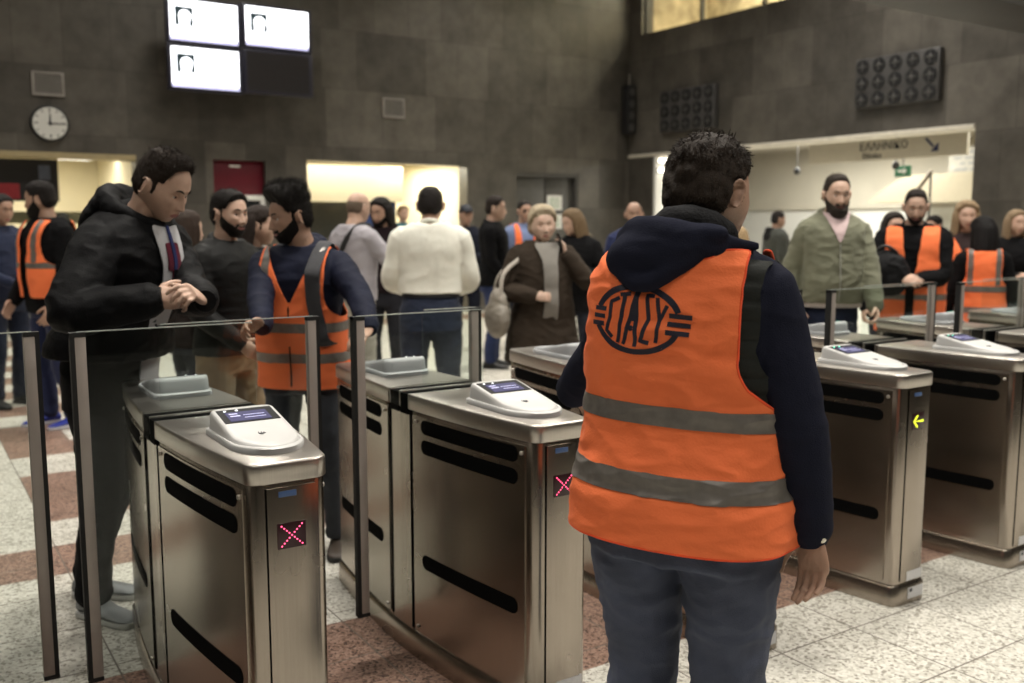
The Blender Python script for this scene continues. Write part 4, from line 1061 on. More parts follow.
# ---- garments: each returns a function(info, seed)
def top(name, col, zlo=.93, off=.014, fold=.007, sleeve=(.068, .062, .054, .047, .040), collar=None, flare=0.0, drop=None, m=None, hem=None, cuff=True, cuffm=None, cuff_at=1.0, vox=None, freq=(9, 9, 16), short=False, puff=0):
    def fn(I, seed):
        fg = I['fig']; b = fg.torso_mb(off, zlo, 1.50, nt=44, ns=40, flare=flare, drop=drop)
        for nm in 'RL':
            q = I['A'][nm]; w_ = q['E']*(1-cuff_at)+q['W']*cuff_at; k = fg.bw*.5+.5
            S0 = q['S']-nrm(q['S']*[1, 0, 0])*.05
            b.tube([S0, q['S'], q['S']*.5+q['E']*.5, q['E'], q['E']*.5+w_*.5, w_], [sleeve[0]*k*.86, sleeve[0]*k*1.02, sleeve[1]*k, sleeve[2]*k, sleeve[3]*k, sleeve[4]*k], 18, sub=4)
        if collar:
            kind, r, z = collar
            ring = [(0+.072*math.cos(t)*r[0], -.018+.066*math.sin(t)*r[1], z+.028*(-math.sin(t))) for t in [2*PI*k/20 for k in range(21)]]
            b.tube(fg.pose(ring), r[2], 12)
        me = remesh(b, vox or max(I['vx'], .007), 8, fold, freq, seed)
        o = finish(me, name, m or cloth('cloth %s %d' % (name, int(col[0]*5000+col[1]*900+col[2]*300)), col), I['body'], True, angle=180); I[name] = o; I['last'] = o
        if cuff:
            cm = cuffm or m or cloth('cloth %s %d' % (name, int(col[0]*5000+col[1]*900+col[2]*300)), col)
            for nm in 'RL':
                q = I['A'][nm]; w_ = q['E']*(1-cuff_at)+q['W']*cuff_at; d_ = nrm(w_-q['E']); k = fg.bw*.5+.5
                MB().tube([w_-d_*.045, w_-d_*.02, w_+d_*.008], [sleeve[4]*k*.93, sleeve[4]*k*.98, sleeve[4]*k*.92], 18).build('cuff', cm, o, smooth=True)
    return fn
def hooded(name, col, m=None, size=1.0, lining=None, z=1.50, fur=False, back=.11):
    """hood lying on the shoulders and upper back"""
    def fn(I, seed):
        fg = I['fig']; b = MB(); s_ = size
        ring = []
        rr = []
        for k in range(25):
            t = -PI/2+2*PI*k/24; bk = .5-.5*math.sin(t)   # 1 at the back
            ring.append((.088*math.cos(t)*s_, -.035+.080*math.sin(t)*s_-.01*bk, z-.030+.045*bk)); rr.append((.020+.018*bk)*s_)
        b.tube(fg.pose(ring), rr, 14)
        b.ell(fg.pose([(0, -back-.015, z-.075)])[0], (.125*s_, .042*s_, .085*s_), 20, 12, rotm('X', -.25-fg.lean*.8)); b.ell(fg.pose([(0, -back, z-.02)])[0], (.110*s_, .050*s_, .050*s_), 20, 12)
        me = remesh(b, max(I['vx'], .006), 4, .009 if not fur else .012, (14, 14, 14) if not fur else (45, 45, 45), seed+4)
        o = finish(me, name, m or cloth('cloth %s %d' % (name, int(col[0]*5000+col[1]*900+col[2]*300)), col), I['body'], True, angle=180)
        I['hood'] = o
    return fn
def vest(col=(.95, .205, .070), off=.040, front_open=.0, vneck=1.24, zlo=.83, stripes=((.985, 1.035), (1.12, 1.17)), fold=.006, seed2=50, shw=.150, vertical=True, res=1, drop=1.0, flare=.0, logo=False, trimc=(.80, .05, .03), hemdip=0, stripec=(.17, .155, .14), vs=.42, shl=None, trim=None, freq=(7, 7, 12)):
    def fn(I, seed):
        fg = I['fig']; k = fg.bw*(.92 if fg.female else 1)*fg.shs
        kw = dict(zlo=zlo, zhi=1.515, nt=int(110*res), ns=int(90*res), fold=fold, seed=seed+seed2, drop=drop, flare=flare, freq=freq)
        def arm(P):
            ax = np.abs(P[:, 0]); z = P[:, 2]; lim = np.where(P[:, 0] < 0, shl or shw, shw)*k+np.where(z < 1.28, np.maximum(0, (1.28-z)/.13)**2*.10, 0); return ax < lim
        def neck(P):
            x, y, z = P.T; ax = np.abs(x)
            if vneck is None: fr = z < 1.50
            else: fr = (y < 0) | (ax > (z-vneck)*vs+front_open)
            if front_open: fr = fr & ((y < 0) | (ax > front_open))
            bk = (y > 0) | (z < 1.488) | (ax > .085)
            return fr & bk & (z < 1.508)
        m = cloth('hi-vis orange', col, var=.05, bump=.15, rough=.75, sheen=.05)
        o = fg.patch('safety_vest', m, I['body'], lambda P: arm(P) & neck(P), off, .004, 12, trim=trim, **kw); I['vest'] = o
        sm = mat('grey reflective tape', stripec, .42, .25, var=.18, scale=40)
        for a, b_ in stripes:
            fg.patch('reflective_stripe', sm, o, lambda P: arm(P) & neck(P) & (P[:, 2] > a) & (P[:, 2] < b_), off+.0022, .002, 2, **{**kw, 'ns': int(150*res)})
        if vertical:
            for dr in (-1, 1): fg.patch('reflective_stripe', sm, o, lambda P: arm(P) & neck(P) & (P[:, 2] > stripes[-1][1]) & (np.abs(P[:, 0]*dr-.115*k) < .024), off+.0026, .002, 2, **{**kw, 'nt': int(220*res)})
        I['vestkw'] = dict(off=off, **kw)
    return fn
def front_patch(name, col, wfun, zlo, zhi, off, m=None, fold=0.003, thk=.004, ntmul=1):
    def fn(I, seed):
        o = I['fig'].patch(name, m or cloth('cloth %s %d' % (name, int(col[0]*5000+col[2]*700)), col), I['body'], lambda P: (P[:, 1] > 0) & (np.abs(P[:, 0]) < wfun(P[:, 2])), off, thk, 4, zlo=zlo, zhi=zhi, nt=150*ntmul, ns=70, fold=fold, seed=seed+7)
        I[name] = o
    return fn
def strap(name, pts, r, col, fl=.35, parentkey='body', m=None):
    def fn(I, seed):
        P = I['fig'].pose(np.array(pts, float)); MB().tube(P, r, 8, flat=(fl, (0, 1, 0)), sub=4).build(name, m or mat('strap %d' % int(sum(col)*1000), col, .7), I[parentkey], smooth=True)
    return fn

# ------------------------------------------------------------ people
def atpx(x, y, d):
    r = FWD + (x-512)/FPX*RGT - (y-341.5)/FPX*UPV; p = r/float(r @ FWD)*d; return (p[0], p[1], CAMH+p[2])
NAVY = (.013, .0145, .027)
m_hood = cloth('navy fleece', NAVY, var=.12, bump=.25, rough=.9, sheen=.12, bscale=320)
m_jean = None
def jeansmat(name, col):
    m = cloth(name, col, var=.30, bump=.35, rough=.85, sheen=.1, bscale=350); return m
def fg_extras(I, seed):
    fg = I['fig']; body = I['body']; A = I['A']
    kw = I['vestkw']
    # ribbed hood lining and neck roll
    b = MB(); ring = [(.078*math.cos(t), -.028+.072*math.sin(t), 1.535+.034*(-math.sin(t))) for t in [2*PI*k/24 for k in range(25)]]
    b.tube(fg.pose(ring), [.022+.008*(-math.sin(t)) for t in [2*PI*k/24 for k in range(25)]], 12)
    finish(remesh(b, .006, 3, .006, (20, 20, 20), 8), 'hood_lining', cloth('charcoal fleece', (.030, .030, .032), bump=.4), body, True, angle=180)
    b = MB()
    # hood: thick folded edge round the neck, pouch falling down the back to the viewer's left
    ring, rr = [], []
    for k in range(29):
        t = -PI/2+2*PI*k/28; bk = .5-.5*math.sin(t)
        ring.append((.118*math.cos(t)-.012*bk, -.040+.098*math.sin(t)-.012*bk, 1.488+.042*bk-.016*math.cos(t))); rr.append(.019+.019*bk)
    b.tube(fg.pose(ring), rr, 16)
    b.ell(fg.pose([(-.050, -.148, 1.495)])[0], (.115, .046, .062), 28, 16, rotm('Y', -.22) @ rotm('X', -.30)); b.ell(fg.pose([(.01, -.130, 1.515)])[0], (.105, .042, .036), 28, 16, rotm('Y', -.25))
    b.tube(fg.pose([(-.135, -.10, 1.53), (-.11, -.155, 1.452), (-.05, -.172, 1.432), (.02, -.160, 1.475), (.09, -.125, 1.515), (.15, -.06, 1.515)]), [.020, .024, .026, .024, .018, .010], 12, sub=4)
    I['hood'] = finish(remesh(b, .006, 5, .006, (11, 11, 18), 31), 'hood', m_hood, body, True, angle=180)
    # logo lettering, wrapped on the back of the vest
    P, Nn = fg.grid(**{k: v for k, v in kw.items()}); ns, nt = P.shape[:2]; V = P.reshape(-1, 3)
    F = [(i*nt+j, i*nt+(j+1) % nt, (i+1)*nt+(j+1) % nt, (i+1)*nt+j) for i in range(ns-1) for j in range(nt)]
    bvh = BVHTree.FromPolygons(V.tolist(), F)
    SX, SZ, CX, CZ = .000345, .000325, -.070, 1.348
    def quadstrip(pts, w, closed=False):
        p = [np.array(q, float) for q in pts]; fine = []
        n = len(p); rng_ = range(n if closed else n-1)
        for i in rng_:
            a, c = p[i], p[(i+1) % n]; m = max(1, int(np.linalg.norm(c-a)/14))
            for k in range(m): fine.append(a+(c-a)*k/m)
        if not closed: fine.append(p[-1])
        m = len(fine); Ls, Rs = [], []
        for i in range(m):
            a = fine[i-1] if (i or closed) else fine[0]; c = fine[(i+1) % m] if (i < m-1 or closed) else fine[-1]
            t = nrm(np.append(c-a, 0))[:2]; nn = np.array([-t[1], t[0]]); ww = w if not hasattr(w, '__len__') else w[0]+(w[1]-w[0])*i/(m-1)
            Ls.append(fine[i]+nn*ww/2); Rs.append(fine[i]-nn*ww/2)
        vv = []
        for a, c in zip(Ls, Rs): vv += [a, a*.5+c*.5, c]
        ff = []
        for i in range(m if closed else m-1):
            j = (i+1) % m; ff += [(3*i, 3*j, 3*j+1, 3*i+1), (3*i+1, 3*j+1, 3*j+2, 3*i+2)]
        return vv, ff
    items = {'logo_ring': [], 'logo_bars': [], 'logo_letters': []}
    top_, bot = [], []
    for k in range(41):
        t = math.radians(17+146*k/40); items['logo_ring'] += []; top_.append((480+300*math.cos(t), 375-218*math.sin(t)))
        t = math.radians(197+146*k/40); bot.append((480+300*math.cos(t), 375-218*math.sin(t)))
    items['logo_ring'] += [quadstrip(top_, 40), quadstrip(bot, 36)]
    for y0, x0, x1 in ((325, 158, 252), (376, 150, 246), (427, 140, 240)): items['logo_bars'].append(quadstrip([(x0, y0), (x1, y0)], 30))
    for y0, x0, x1 in ((332, 705, 855), (388, 697, 845), (443, 690, 840)): items['logo_bars'].append(quadstrip([(x0, y0), (x1, y0+4)], 31))
    Lt = [([(352, 240), (288, 272), (292, 372), (262, 470), (306, 512)], 25), ([(362, 218), (440, 208)], 26), ([(398, 222), (376, 380), (352, 545)], (30, 24)), ([(490, 190), (440, 380), (394, 552)], (34, 24)), ([(484, 190), (482, 560)], (30, 26)),
          ([(478, 210), (470, 390)], (12, 40)), ([(604, 212), (556, 212), (566, 370), (516, 518), (578, 526)], 25), ([(628, 222), (640, 372), (624, 520)], (26, 24)), ([(694, 268), (640, 375)], (24, 22)),
          ([(452+9*math.cos(t), 437-9*math.sin(t)) for t in [2*PI*k/10 for k in range(11)]], 18)]
    for pts, w in Lt: items['logo_letters'].append(quadstrip(pts, w))
    mk = mat('navy print', (.010, .010, .026), .7, var=.05)
    for nm, lst in [('logo_ring' if n_ == 'logo_ring' else n_[:-1], [q_]) for n_, l_ in items.items() for q_ in l_]:
        VV, NN, FF = [], [], []
        for vv, ff in lst:
            o = len(VV); ok = True
            for (u, v) in vv:
                x = CX+(u-480)*SX; z = CZ+(375-v)*SZ
                h = bvh.ray_cast(Vector((x, -1, z)), Vector((0, 1, 0))); VV.append(np.array(h[0])); nn = np.array(h[1]); NN.append(nn if nn[1] < 0 else -nn)
            FF += [tuple(i+o for i in f) for f in ff]
        VV = np.array(VV); NN = np.array(NN); fg.sheet(nm, mk, I['vest'], VV+NN*.0016, NN, FF, .0012, 0)
    # wrist watch
    q = A['R']; dd = nrm(q['W']-q['E'])
    MB().tube([q['W']-dd*.004, q['W']+dd*.010], [.0325, .0325], 18).build('watch_strap', mat('watch steel', (.55, .52, .45), .25, .9), body, smooth=True)
    MB().ell(q['W']+dd*.004+np.array([.026, -.016, 0]), (.014, .016, .016), 14, 8).build('watch', mat('watch steel', (.5, .5, .5)), body, smooth=True)
def puffer(I, seed):
    fg = I['fig']; k = fg.bw
    m = cloth('dark quilted nylon', (.022, .024, .022), bump=.1, rough=.55)
    fg.patch('quilted_vest', m, I['body'], lambda P: (np.abs(P[:, 0]) < .188+np.where(P[:, 2] < 1.30, np.maximum(0, (1.30-P[:, 2])/.12)**2*.1, 0)) & (P[:, 2] < 1.49), .024, .004, 10, zlo=.845, zhi=1.50, nt=110, ns=150, fold=.003, seed=9, drop=.8, quilt=.007)
def vesttrim(I, seed):
    pass
FG = Fig(bw=1.26, shs=.87, belly=.05, lean=.02, twist=.04, side=.03); FG.sh *= .83
person(702, 144, 2.15, 66, 'man in orange reflective vest with round navy logo, seen from behind in the foreground', FG, 'mid', 'short', (.026, .018, .013), head=(.32, .06, .0),
    arms={'R': dict(w=lambda inv: inv(atpx(813, 543, 2.10)), pole=(1.0, -.8, 0), f=(.14, -.02, -1), n=(.35, .9, .0), curl=[.25, .36, .42, .46], thumb=.25),
          'L': dict(w=lambda inv: inv(atpx(567, 402, 2.72)), pole=(.7, .4, -1), f=(.2, .9, -.5), n=(-.3, .35, .9), curl=[.5, .55, .55, .55])},
    legs={'R': (.115, .0, .2), 'L': (-.125, .03, -.1), 'mat': jeansmat('blue jeans', (.074, .086, .130)), 'wide': 1.12, 'fold': .014, 'hem': .06},
    wear=[top('hoodie', NAVY, zlo=.84, off=.016, fold=.006, sleeve=(.070, .068, .062, .056, .043), m=m_hood, vox=.006, drop=.8), puffer,
          vest(res=2.2, off=.042, zlo=.855, vneck=1.2, front_open=.0, shw=.142, shl=.225, trim=(cloth('orange binding', (.85, .10, .035)), .0032), freq=(9, 9, 19), stripes=((.968, 1.020), (1.118, 1.163)), fold=.011, vertical=False, flare=.012), fg_extras],
    voxel=.0045, neck=-.040, quality=1, tuft=14000, hs=1.025, seed=3, hairopt=dict(kind='short', thick=.014, side=.011, namp=.010, nf=42, tl=.017, tw=.0016, jit=.40, lift=.16), shoes=(.03, .03, .03))
BLK = (.0055, .0055, .0062)
# --- man in the black parka, left foreground
def parka_bits(I, seed):
    fg = I['fig']; o = I['jacket']
    lime = mat('lime logo', (.42, .60, .04), .5)
    for nm, x, z, w_, h_ in (('chest_logo', .105, 1.30, .016, .030), ('chest_logo', -.11, 1.33, .012, .018), ('pocket_zip', .115, 1.22, .022, .008)):
        fg.patch(nm, lime, o, lambda P: (P[:, 1] > 0) & (np.abs(P[:, 0]-x) < w_) & (np.abs(P[:, 2]-z) < h_), .052, .003, 1, zlo=1.1, zhi=1.45, nt=200, ns=90)
    q = I['A']['R']; c = q['S']*.45+q['E']*.55; d_ = nrm(q['E']-q['S']); out = nrm(np.cross(d_, np.array([0, 1., 0]))); out = out if out[0] > 0 else -out
    k = np.cross(d_, out); b = MB(); cc = c+out*.062
    b.add([cc+k*.022+d_*.016, cc-k*.022+d_*.016, cc-k*.022-d_*.016, cc+k*.022-d_*.016]+[cc-out*.03+v for v in (k*.022+d_*.016, -k*.022+d_*.016, -k*.022-d_*.016, k*.022-d_*.016)], [(0, 1, 2, 3), (7, 6, 5, 4), (0, 4, 5, 1), (1, 5, 6, 2), (2, 6, 7, 3), (3, 7, 4, 0)])
    s_ = b.build('sleeve_badge', m_white, o)
    b = MB()
    for t in (-.012, 0, .010): b.add([cc+out*.001+k*(t+.004)+d_*.008, cc+out*.001+k*(t-.003)+d_*.008, cc+out*.001+k*(t-.003)-d_*(.004+t*.3), cc+out*.001+k*(t+.004)-d_*(.004+t*.3)], [(0, 1, 2, 3)])
    b.build('badge_mark', m_ink, s_)
m_park = cloth('black parka', (.0045, .0045, .0052), var=.2, bump=.2, rough=.6)
person(156, 152, 3.60, 134, 'man in black hooded parka at the left gate, looking down at his joined hands',
    Fig(bw=1.06, lean=.33, twist=-.10, belly=.02), 'fair', 'short', (.022, .015, .011), head=(-.08, .32, .05), hs=1.0, neck=-.01,
    arms={'R': dict(w=lambda inv: inv(atpx(152, 300, 3.34)), pole=(.8, -.9, -.6), f=(-.45, .90, .10), n=(.75, .45, .35), curl=[.55, .7, .75, .8], thumb=.2),
          'L': dict(w=lambda inv: inv(atpx(203, 300, 3.42)), pole=(-.8, -.5, -.7), f=(.75, .05, .35), n=(-.5, .55, .45), curl=[.6, .75, .8, .85], thumb=.2)},
    legs={'R': (.09, -.03, .25), 'L': (-.10, -.17, -.15), 'mat': cloth('dark grey trousers', (.010, .010, .011), var=.2)}, sole=(.42, .42, .40), shoes=(.19, .20, .21),
    wear=[top('jacket', BLK, zlo=.99, off=.042, fold=.009, sleeve=(.088, .084, .076, .068, .056), m=m_park, drop=1.0, flare=.03, collar=('c', (1.05, 1.1), .050 if 0 else 1.53) if 0 else ('c', (1.08, 1.15, .036), 1.50), vox=.006),
          hooded('hood', BLK, m=m_park, size=1.22, z=1.54, back=.13),
          front_patch('shirt', (.50, .50, .52), lambda z: .062+.10*np.clip(z-1.36, 0, .1), .86, 1.50, .052, fold=.002), front_patch('checked_scarf', (.12, .012, .03), lambda z: np.where(z < 1.38, .010, .035), 1.24, 1.44, .056, fold=.004), front_patch('lanyard_badge', (.006, .006, .008), lambda z: .022+z*0, 1.285, 1.375, .062, m=mat('gloss black plastic', (.008, .008, .01), .15), fold=0), front_patch('lanyard', (.02, .03, .12), lambda z: .011+z*0, 1.37, 1.49, .060, fold=0), parka_bits],
    voxel=.004, quality=1, tuft=7000, seed=11, nose=1.05, hairopt=dict(kind='receding', thick=.010, side=.005, front=.006, top=.010, tl=.016, tw=.0011, jit=.35, lift=.45, namp=.004, comb=lambda p, n: np.array([0, .5, .25]) if p[2] > .06 else np.array([0, -.15, -.8])))
# --- man with the quiff in orange vest
m_navyj = cloth('navy quilted jacket', (.0095, .0115, .025), var=.15, bump=.2, rough=.7)
QF = person(299, 192, 4.35, 222, 'bearded man with tall dark quiff in orange vest over navy jacket, hand on the gate',
    Fig(bw=1.09, lean=.05, side=-.02), 'mid', 'short', (.012, .010, .009), beard=.006, head=(.80, .15, 0),
    arms={'L': dict(w=lambda inv: inv(atpx(381, 352, 3.86)), pole=(-.9, -.8, .0), f=(.15, .85, -.30), n=(0, .2, 1), curl=[.35, .35, .35, .3]),
          'R': dict(w=lambda inv: inv(atpx(262, 333, 3.98)), pole=(.9, -.5, -.5), f=(.5, .8, .1), n=(.6, -.2, .6), curl=[.6, .7, .75, .8], thumb=.1)},
    legs={'R': (.12, -.05, .3), 'L': (-.15, .0, -.3), 'mat': cloth('grey jeans', (.050, .054, .064), var=.25), 'wide': .95}, shoes=(.05, .035, .025),
    wear=[top('jacket', NAVY, zlo=.93, off=.018, fold=.007, sleeve=(.072, .066, .058, .052, .044), m=m_navyj, collar=('c', (.98, 1.02, .026), 1.505)),
          vest(res=1.6, off=.036, zlo=.83, vneck=1.25, vs=.5, stripes=((.955, 1.005), (1.105, 1.155)), fold=.006, vertical=True, stripec=(.22, .21, .20)),
          front_patch('zip', (.02, .02, .02), lambda z: z*0+.004, .84, 1.24, .0475, fold=0, ntmul=3), hooded('hood', NAVY, m=m_navyj, size=1.0, z=1.51)],
    voxel=.004, quality=1, tuft=5000, seed=21, nose=1.1, hairopt=dict(kind='short', thick=.022, side=.006, front=.030, top=.022, tl=.030, tw=.0014, jit=.22, lift=.8, namp=.003, comb=lambda p, n: np.array([0, -.35, .6]) if p[2] > .055 else np.array([0, -.2, -.8])))
# --- green jacket
m_olive = cloth('olive jacket', (.160, .162, .112), var=.14, bump=.2, rough=.75)
GJ = person(834, 178, 6.7, 215, 'tall man with full dark beard in open-necked olive green jacket',
    Fig(bw=.98, belly=.04), 'fair', 'short', (.034, .026, .021), beard=.036, head=(-.05, .10, 0), hs=1.04,
    arms={'R': dict(w=(.235, .02, .90), pole=(.8, -1, 0)), 'L': dict(w=(-.235, .20, .90), pole=(-.9, -.7, 0), curl=[.6, .7, .8, .8])},
    wear=[top('jacket', (.1, .1, .1), zlo=.95, off=.034, fold=.011, sleeve=(.080, .078, .072, .064, .052), m=m_olive, drop=1.0, collar=('c', (1.10, 1.25, .024), 1.525), flare=.01),
          front_patch('pink_shirt', (.55, .42, .42), lambda z: .008+.42*np.clip(z-1.33, 0, .2), 1.33, 1.51, .044, fold=.001), front_patch('shirt_hem', (.55, .50, .48), lambda z: z*0+.3, .915, .965, .030, fold=.001),
          front_patch('zip', (.30, .30, .26), lambda z: z*0+.005, .96, 1.33, .048, fold=0, ntmul=3)],
    trousers=(.014, .018, .035), seed=31, tuft=1500, voxel=.0055, hairopt=dict(kind='receding', thick=.007, side=.004, top=.010, tl=.014, tw=.0015))
# --- orange vest, black jacket, holding a black bag
VB = person(914, 191, 7.2, 238, 'man with short dark beard, black jacket and open orange vest, hugging a black bag',
    Fig(bw=1.12, belly=.03, lean=.04), 'fair', 'short', (.018, .013, .011), beard=.008, head=(-.12, .22, 0),
    arms={'R': dict(w=(.06, .30, 1.13), pole=(.9, -.4, -.7), f=(-.8, .5, -.1), n=(0, .8, .5)), 'L': dict(w=(-.02, .27, 1.10), pole=(-.9, -.4, -.7), f=(.9, .3, .1), n=(0, .8, .5))},
    wear=[top('jacket', BLK, zlo=.92, off=.022, fold=.008, sleeve=(.078, .074, .066, .060, .048), collar=('c', (1, 1.1, .024), 1.50)),
          vest(res=1.2, off=.054, zlo=.72, vneck=1.20, vs=.12, front_open=.030, shw=.168, stripes=((.96, 1.01),), fold=.008, vertical=False, stripec=(.26, .25, .23))],
    trousers=(.015, .015, .018), seed=41, tuft=1200, voxel=.0055, hairopt=dict(kind='receding', thick=.009, side=.005, front=.003, top=.008, tl=.014, tw=.0015))
# --- woman seen from behind in orange vest
person(985, 219, 7.5, 52, 'woman with long black hair seen from behind in orange vest with grey stripes',
    Fig(bw=1.05, female=True), 'mid', 'short', (.006, .005, .005), head=(-.3, .1, 0), hs=1.08,
    wear=[top('jumper', BLK, zlo=.92, off=.015, sleeve=(.064, .058, .052, .046, .040)), vest(res=1.2, off=.034, zlo=.80, vneck=1.3, stripes=((.95, 1.005), (1.13, 1.185)), fold=.006, vertical=True, stripec=(.26, .25, .23))],
    hairopt=dict(kind='woman', thick=.018, long=.27, backonly=True, nl=10, lr=.026, spread=.60), seed=51, female=True, voxel=.007, trousers=(.01, .01, .012))
# --- woman with pale blonde hair between them
person(966, 204, 8.3, 222, 'woman with wavy blonde hair in orange vest behind the woman seen from behind',
    Fig(bw=1.0, female=True), 'fair', 'short', (.26, .185, .11), head=(.1, .05, 0),
    wear=[top('jumper', (.03, .02, .02), zlo=.92, off=.015), vest(res=1.0, off=.034, zlo=.82, vneck=1.2, stripes=((1.0, 1.05),), vertical=False)],
    hairopt=dict(kind='woman', thick=.030, long=.20, nl=18, lr=.031, spread=1.25, namp=.012, nf=40), seed=61, female=True, voxel=.008, browc=(.12, .08, .04))
person(1015, 212, 9.0, 215, 'blonde woman in dark coat at the right edge of the picture',
    Fig(bw=1.0, female=True), 'fair', 'short', (.22, .155, .095), head=(-.1, .05, 0),
    arms={'R': dict(w=(.05, .24, 1.12), pole=(.8, -.5, -.6), f=(-.8, .4, 0), n=(0, 1, .3)), 'L': dict(w=(-.05, .26, 1.12), pole=(-.8, -.5, -.6), f=(.8, .4, 0), n=(0, 1, .3))},
    wear=[top('coat', BLK, zlo=.80, off=.022, sleeve=(.070, .066, .060, .052, .044))], hairopt=dict(kind='woman', thick=.022, long=.26, nl=16, lr=.026), seed=71, female=True, voxel=.008, browc=(.12, .08, .04))
person(893, 214, 8.2, 205, 'woman with long dark hair partly hidden behind the man holding the black bag',
    Fig(bw=1.0, female=True), 'fair', 'short', (.014, .010, .008), head=(.1, .08, 0),
    wear=[top('coat', BLK, zlo=.80, off=.022)], hairopt=dict(kind='woman', thick=.022, long=.26, nl=14), seed=81, female=True, voxel=.008)
person(937, 217, 10.6, 230, 'dark-haired person far behind the man holding the black bag', Fig(), 'mid', 'short', (.012, .010, .009), head=(.8, .1, 0),
    wear=[top('jacket', (.02, .02, .022), off=.03)], hairopt=dict(thick=.022), seed=91, voxel=.010)
person(777, 212, 13.2, 110, 'man in grey-green hooded jacket standing far off by the passage', Fig(bw=1.02), 'mid', 'short', (.014, .011, .010), head=(.1, .05, 0),
    wear=[top('jacket', (.055, .058, .050), zlo=.86, off=.04, fold=.01, sleeve=(.08, .075, .068, .06, .05)), hooded('hood', (.015, .015, .015))], trousers=(.03, .035, .05), seed=101, voxel=.010)
person(737, 229, 7.2, 60, 'short person with blonde hair just visible behind the shoulder of the foreground man', Fig(bw=.95, female=True), 'fair', 'short', (.34, .24, .13),
    wear=[top('coat', (.02, .022, .03), off=.025)], hairopt=dict(kind='woman', thick=.026, long=.12, nl=12), seed=111, female=True, voxel=.009)
# --- left group
person(45, 184, 7.2, 250, 'bearded man in orange vest and black jacket facing left, near the left edge', Fig(bw=1.05, side=0), 'mid', 'short', (.014, .011, .010), beard=.022, head=(.85, .10, 0), hs=1.05,
    wear=[top('jacket', BLK, zlo=.84, off=.030, fold=.008, sleeve=(.080, .076, .068, .060, .050), drop=.8), hooded('hood', (.03, .03, .024), fur=True, size=1.0),
          vest(res=1.1, off=.052, zlo=.96, vneck=1.2, vs=.12, front_open=.035, stripes=((1.16, 1.205),), vertical=True, stripec=(.2, .2, .17), shw=.17)],
    arms={'L': dict(w=(-.24, .10, .90), pole=(-.5, -1, 0)), 'R': dict(w=(.22, .15, .92), pole=(.5, -1, 0))}, legs={'R': (.11, .02, .1), 'L': (-.12, -.04, -.1), 'mat': cloth('indigo jeans', (.020, .026, .070))}, shoes=(.02, .035, .30), sole=(.5, .5, .55), seed=121, tuft=1200, voxel=.006, hairopt=dict(thick=.016, tl=.02, tw=.0015))
person(0, 195, 8.0, 150, 'man in navy jumper cut by the left edge of the picture', Fig(bw=1.12, belly=.04), 'mid', 'short', (.014, .011, .010), head=(0, .2, 0),
    arms={'R': dict(w=(.12, .26, 1.05), pole=(.8, -.7, -.5), f=(-.6, .7, 0), n=(.3, .5, .7)), 'L': dict(w=(-.12, .28, 1.05), pole=(-.8, -.6, -.5), f=(.6, .7, 0), n=(-.3, .5, .7))},
    wear=[top('jumper', (.018, .024, .052), zlo=.92, off=.018, fold=.007)], trousers=(.018, .024, .045), seed=131, voxel=.007)
m_leather = mat('black leather', (.007, .007, .007), .6, var=.2, bump=.2, bscale=90, spec=.14)
person(228, 193, 4.95, 150, 'young bearded man in black leather jacket, between the parka man and the quiff man', Fig(bw=1.02, lean=.03), 'fair', 'short', (.010, .008, .007), beard=.006, head=(.05, .05, 0),
    arms={'R': dict(w=(.15, .22, .98), pole=(.8, -.8, -.2)), 'L': dict(w=(-.2, .12, .92), pole=(-.7, -.9, 0))},
    wear=[top('jacket', BLK, zlo=.90, off=.022, fold=.006, sleeve=(.076, .070, .062, .055, .046), m=m_leather, collar=('c', (1, 1.1, .022), 1.50))],
    legs={'R': (.12, -.02, .2), 'L': (-.12, .05, -.2), 'mat': cloth('tan chinos', (.21, .145, .085), var=.15), 'wide': 1.08}, seed=141, tuft=3500, voxel=.0045, quality=1, hairopt=dict(thick=.016, side=.011, front=.006, tl=.018, tw=.0012))
person(256, 208, 5.6, 110, 'woman with brown hair in profile behind the leather jacket man, face turned right', Fig(bw=.98, female=True), 'fair', 'short', (.022, .014, .011), head=(.10, .10, 0),
    wear=[top('coat', (.012, .012, .012), zlo=.80, off=.024)], hairopt=dict(kind='woman', thick=.018, long=.18, nl=13, backonly=True, lr=.026), seed=151, female=True, voxel=.006, trousers=(.03, .04, .08))
person(186, 214, 6.0, 80, 'person with dark brown hair mostly hidden behind the parka man', Fig(bw=.95, female=True), 'fair', 'short', (.035, .022, .016),
    wear=[top('coat', (.02, .015, .014), zlo=.85, off=.02)], hairopt=dict(kind='woman', thick=.024, long=.18, nl=13), seed=161, female=True, voxel=.009)
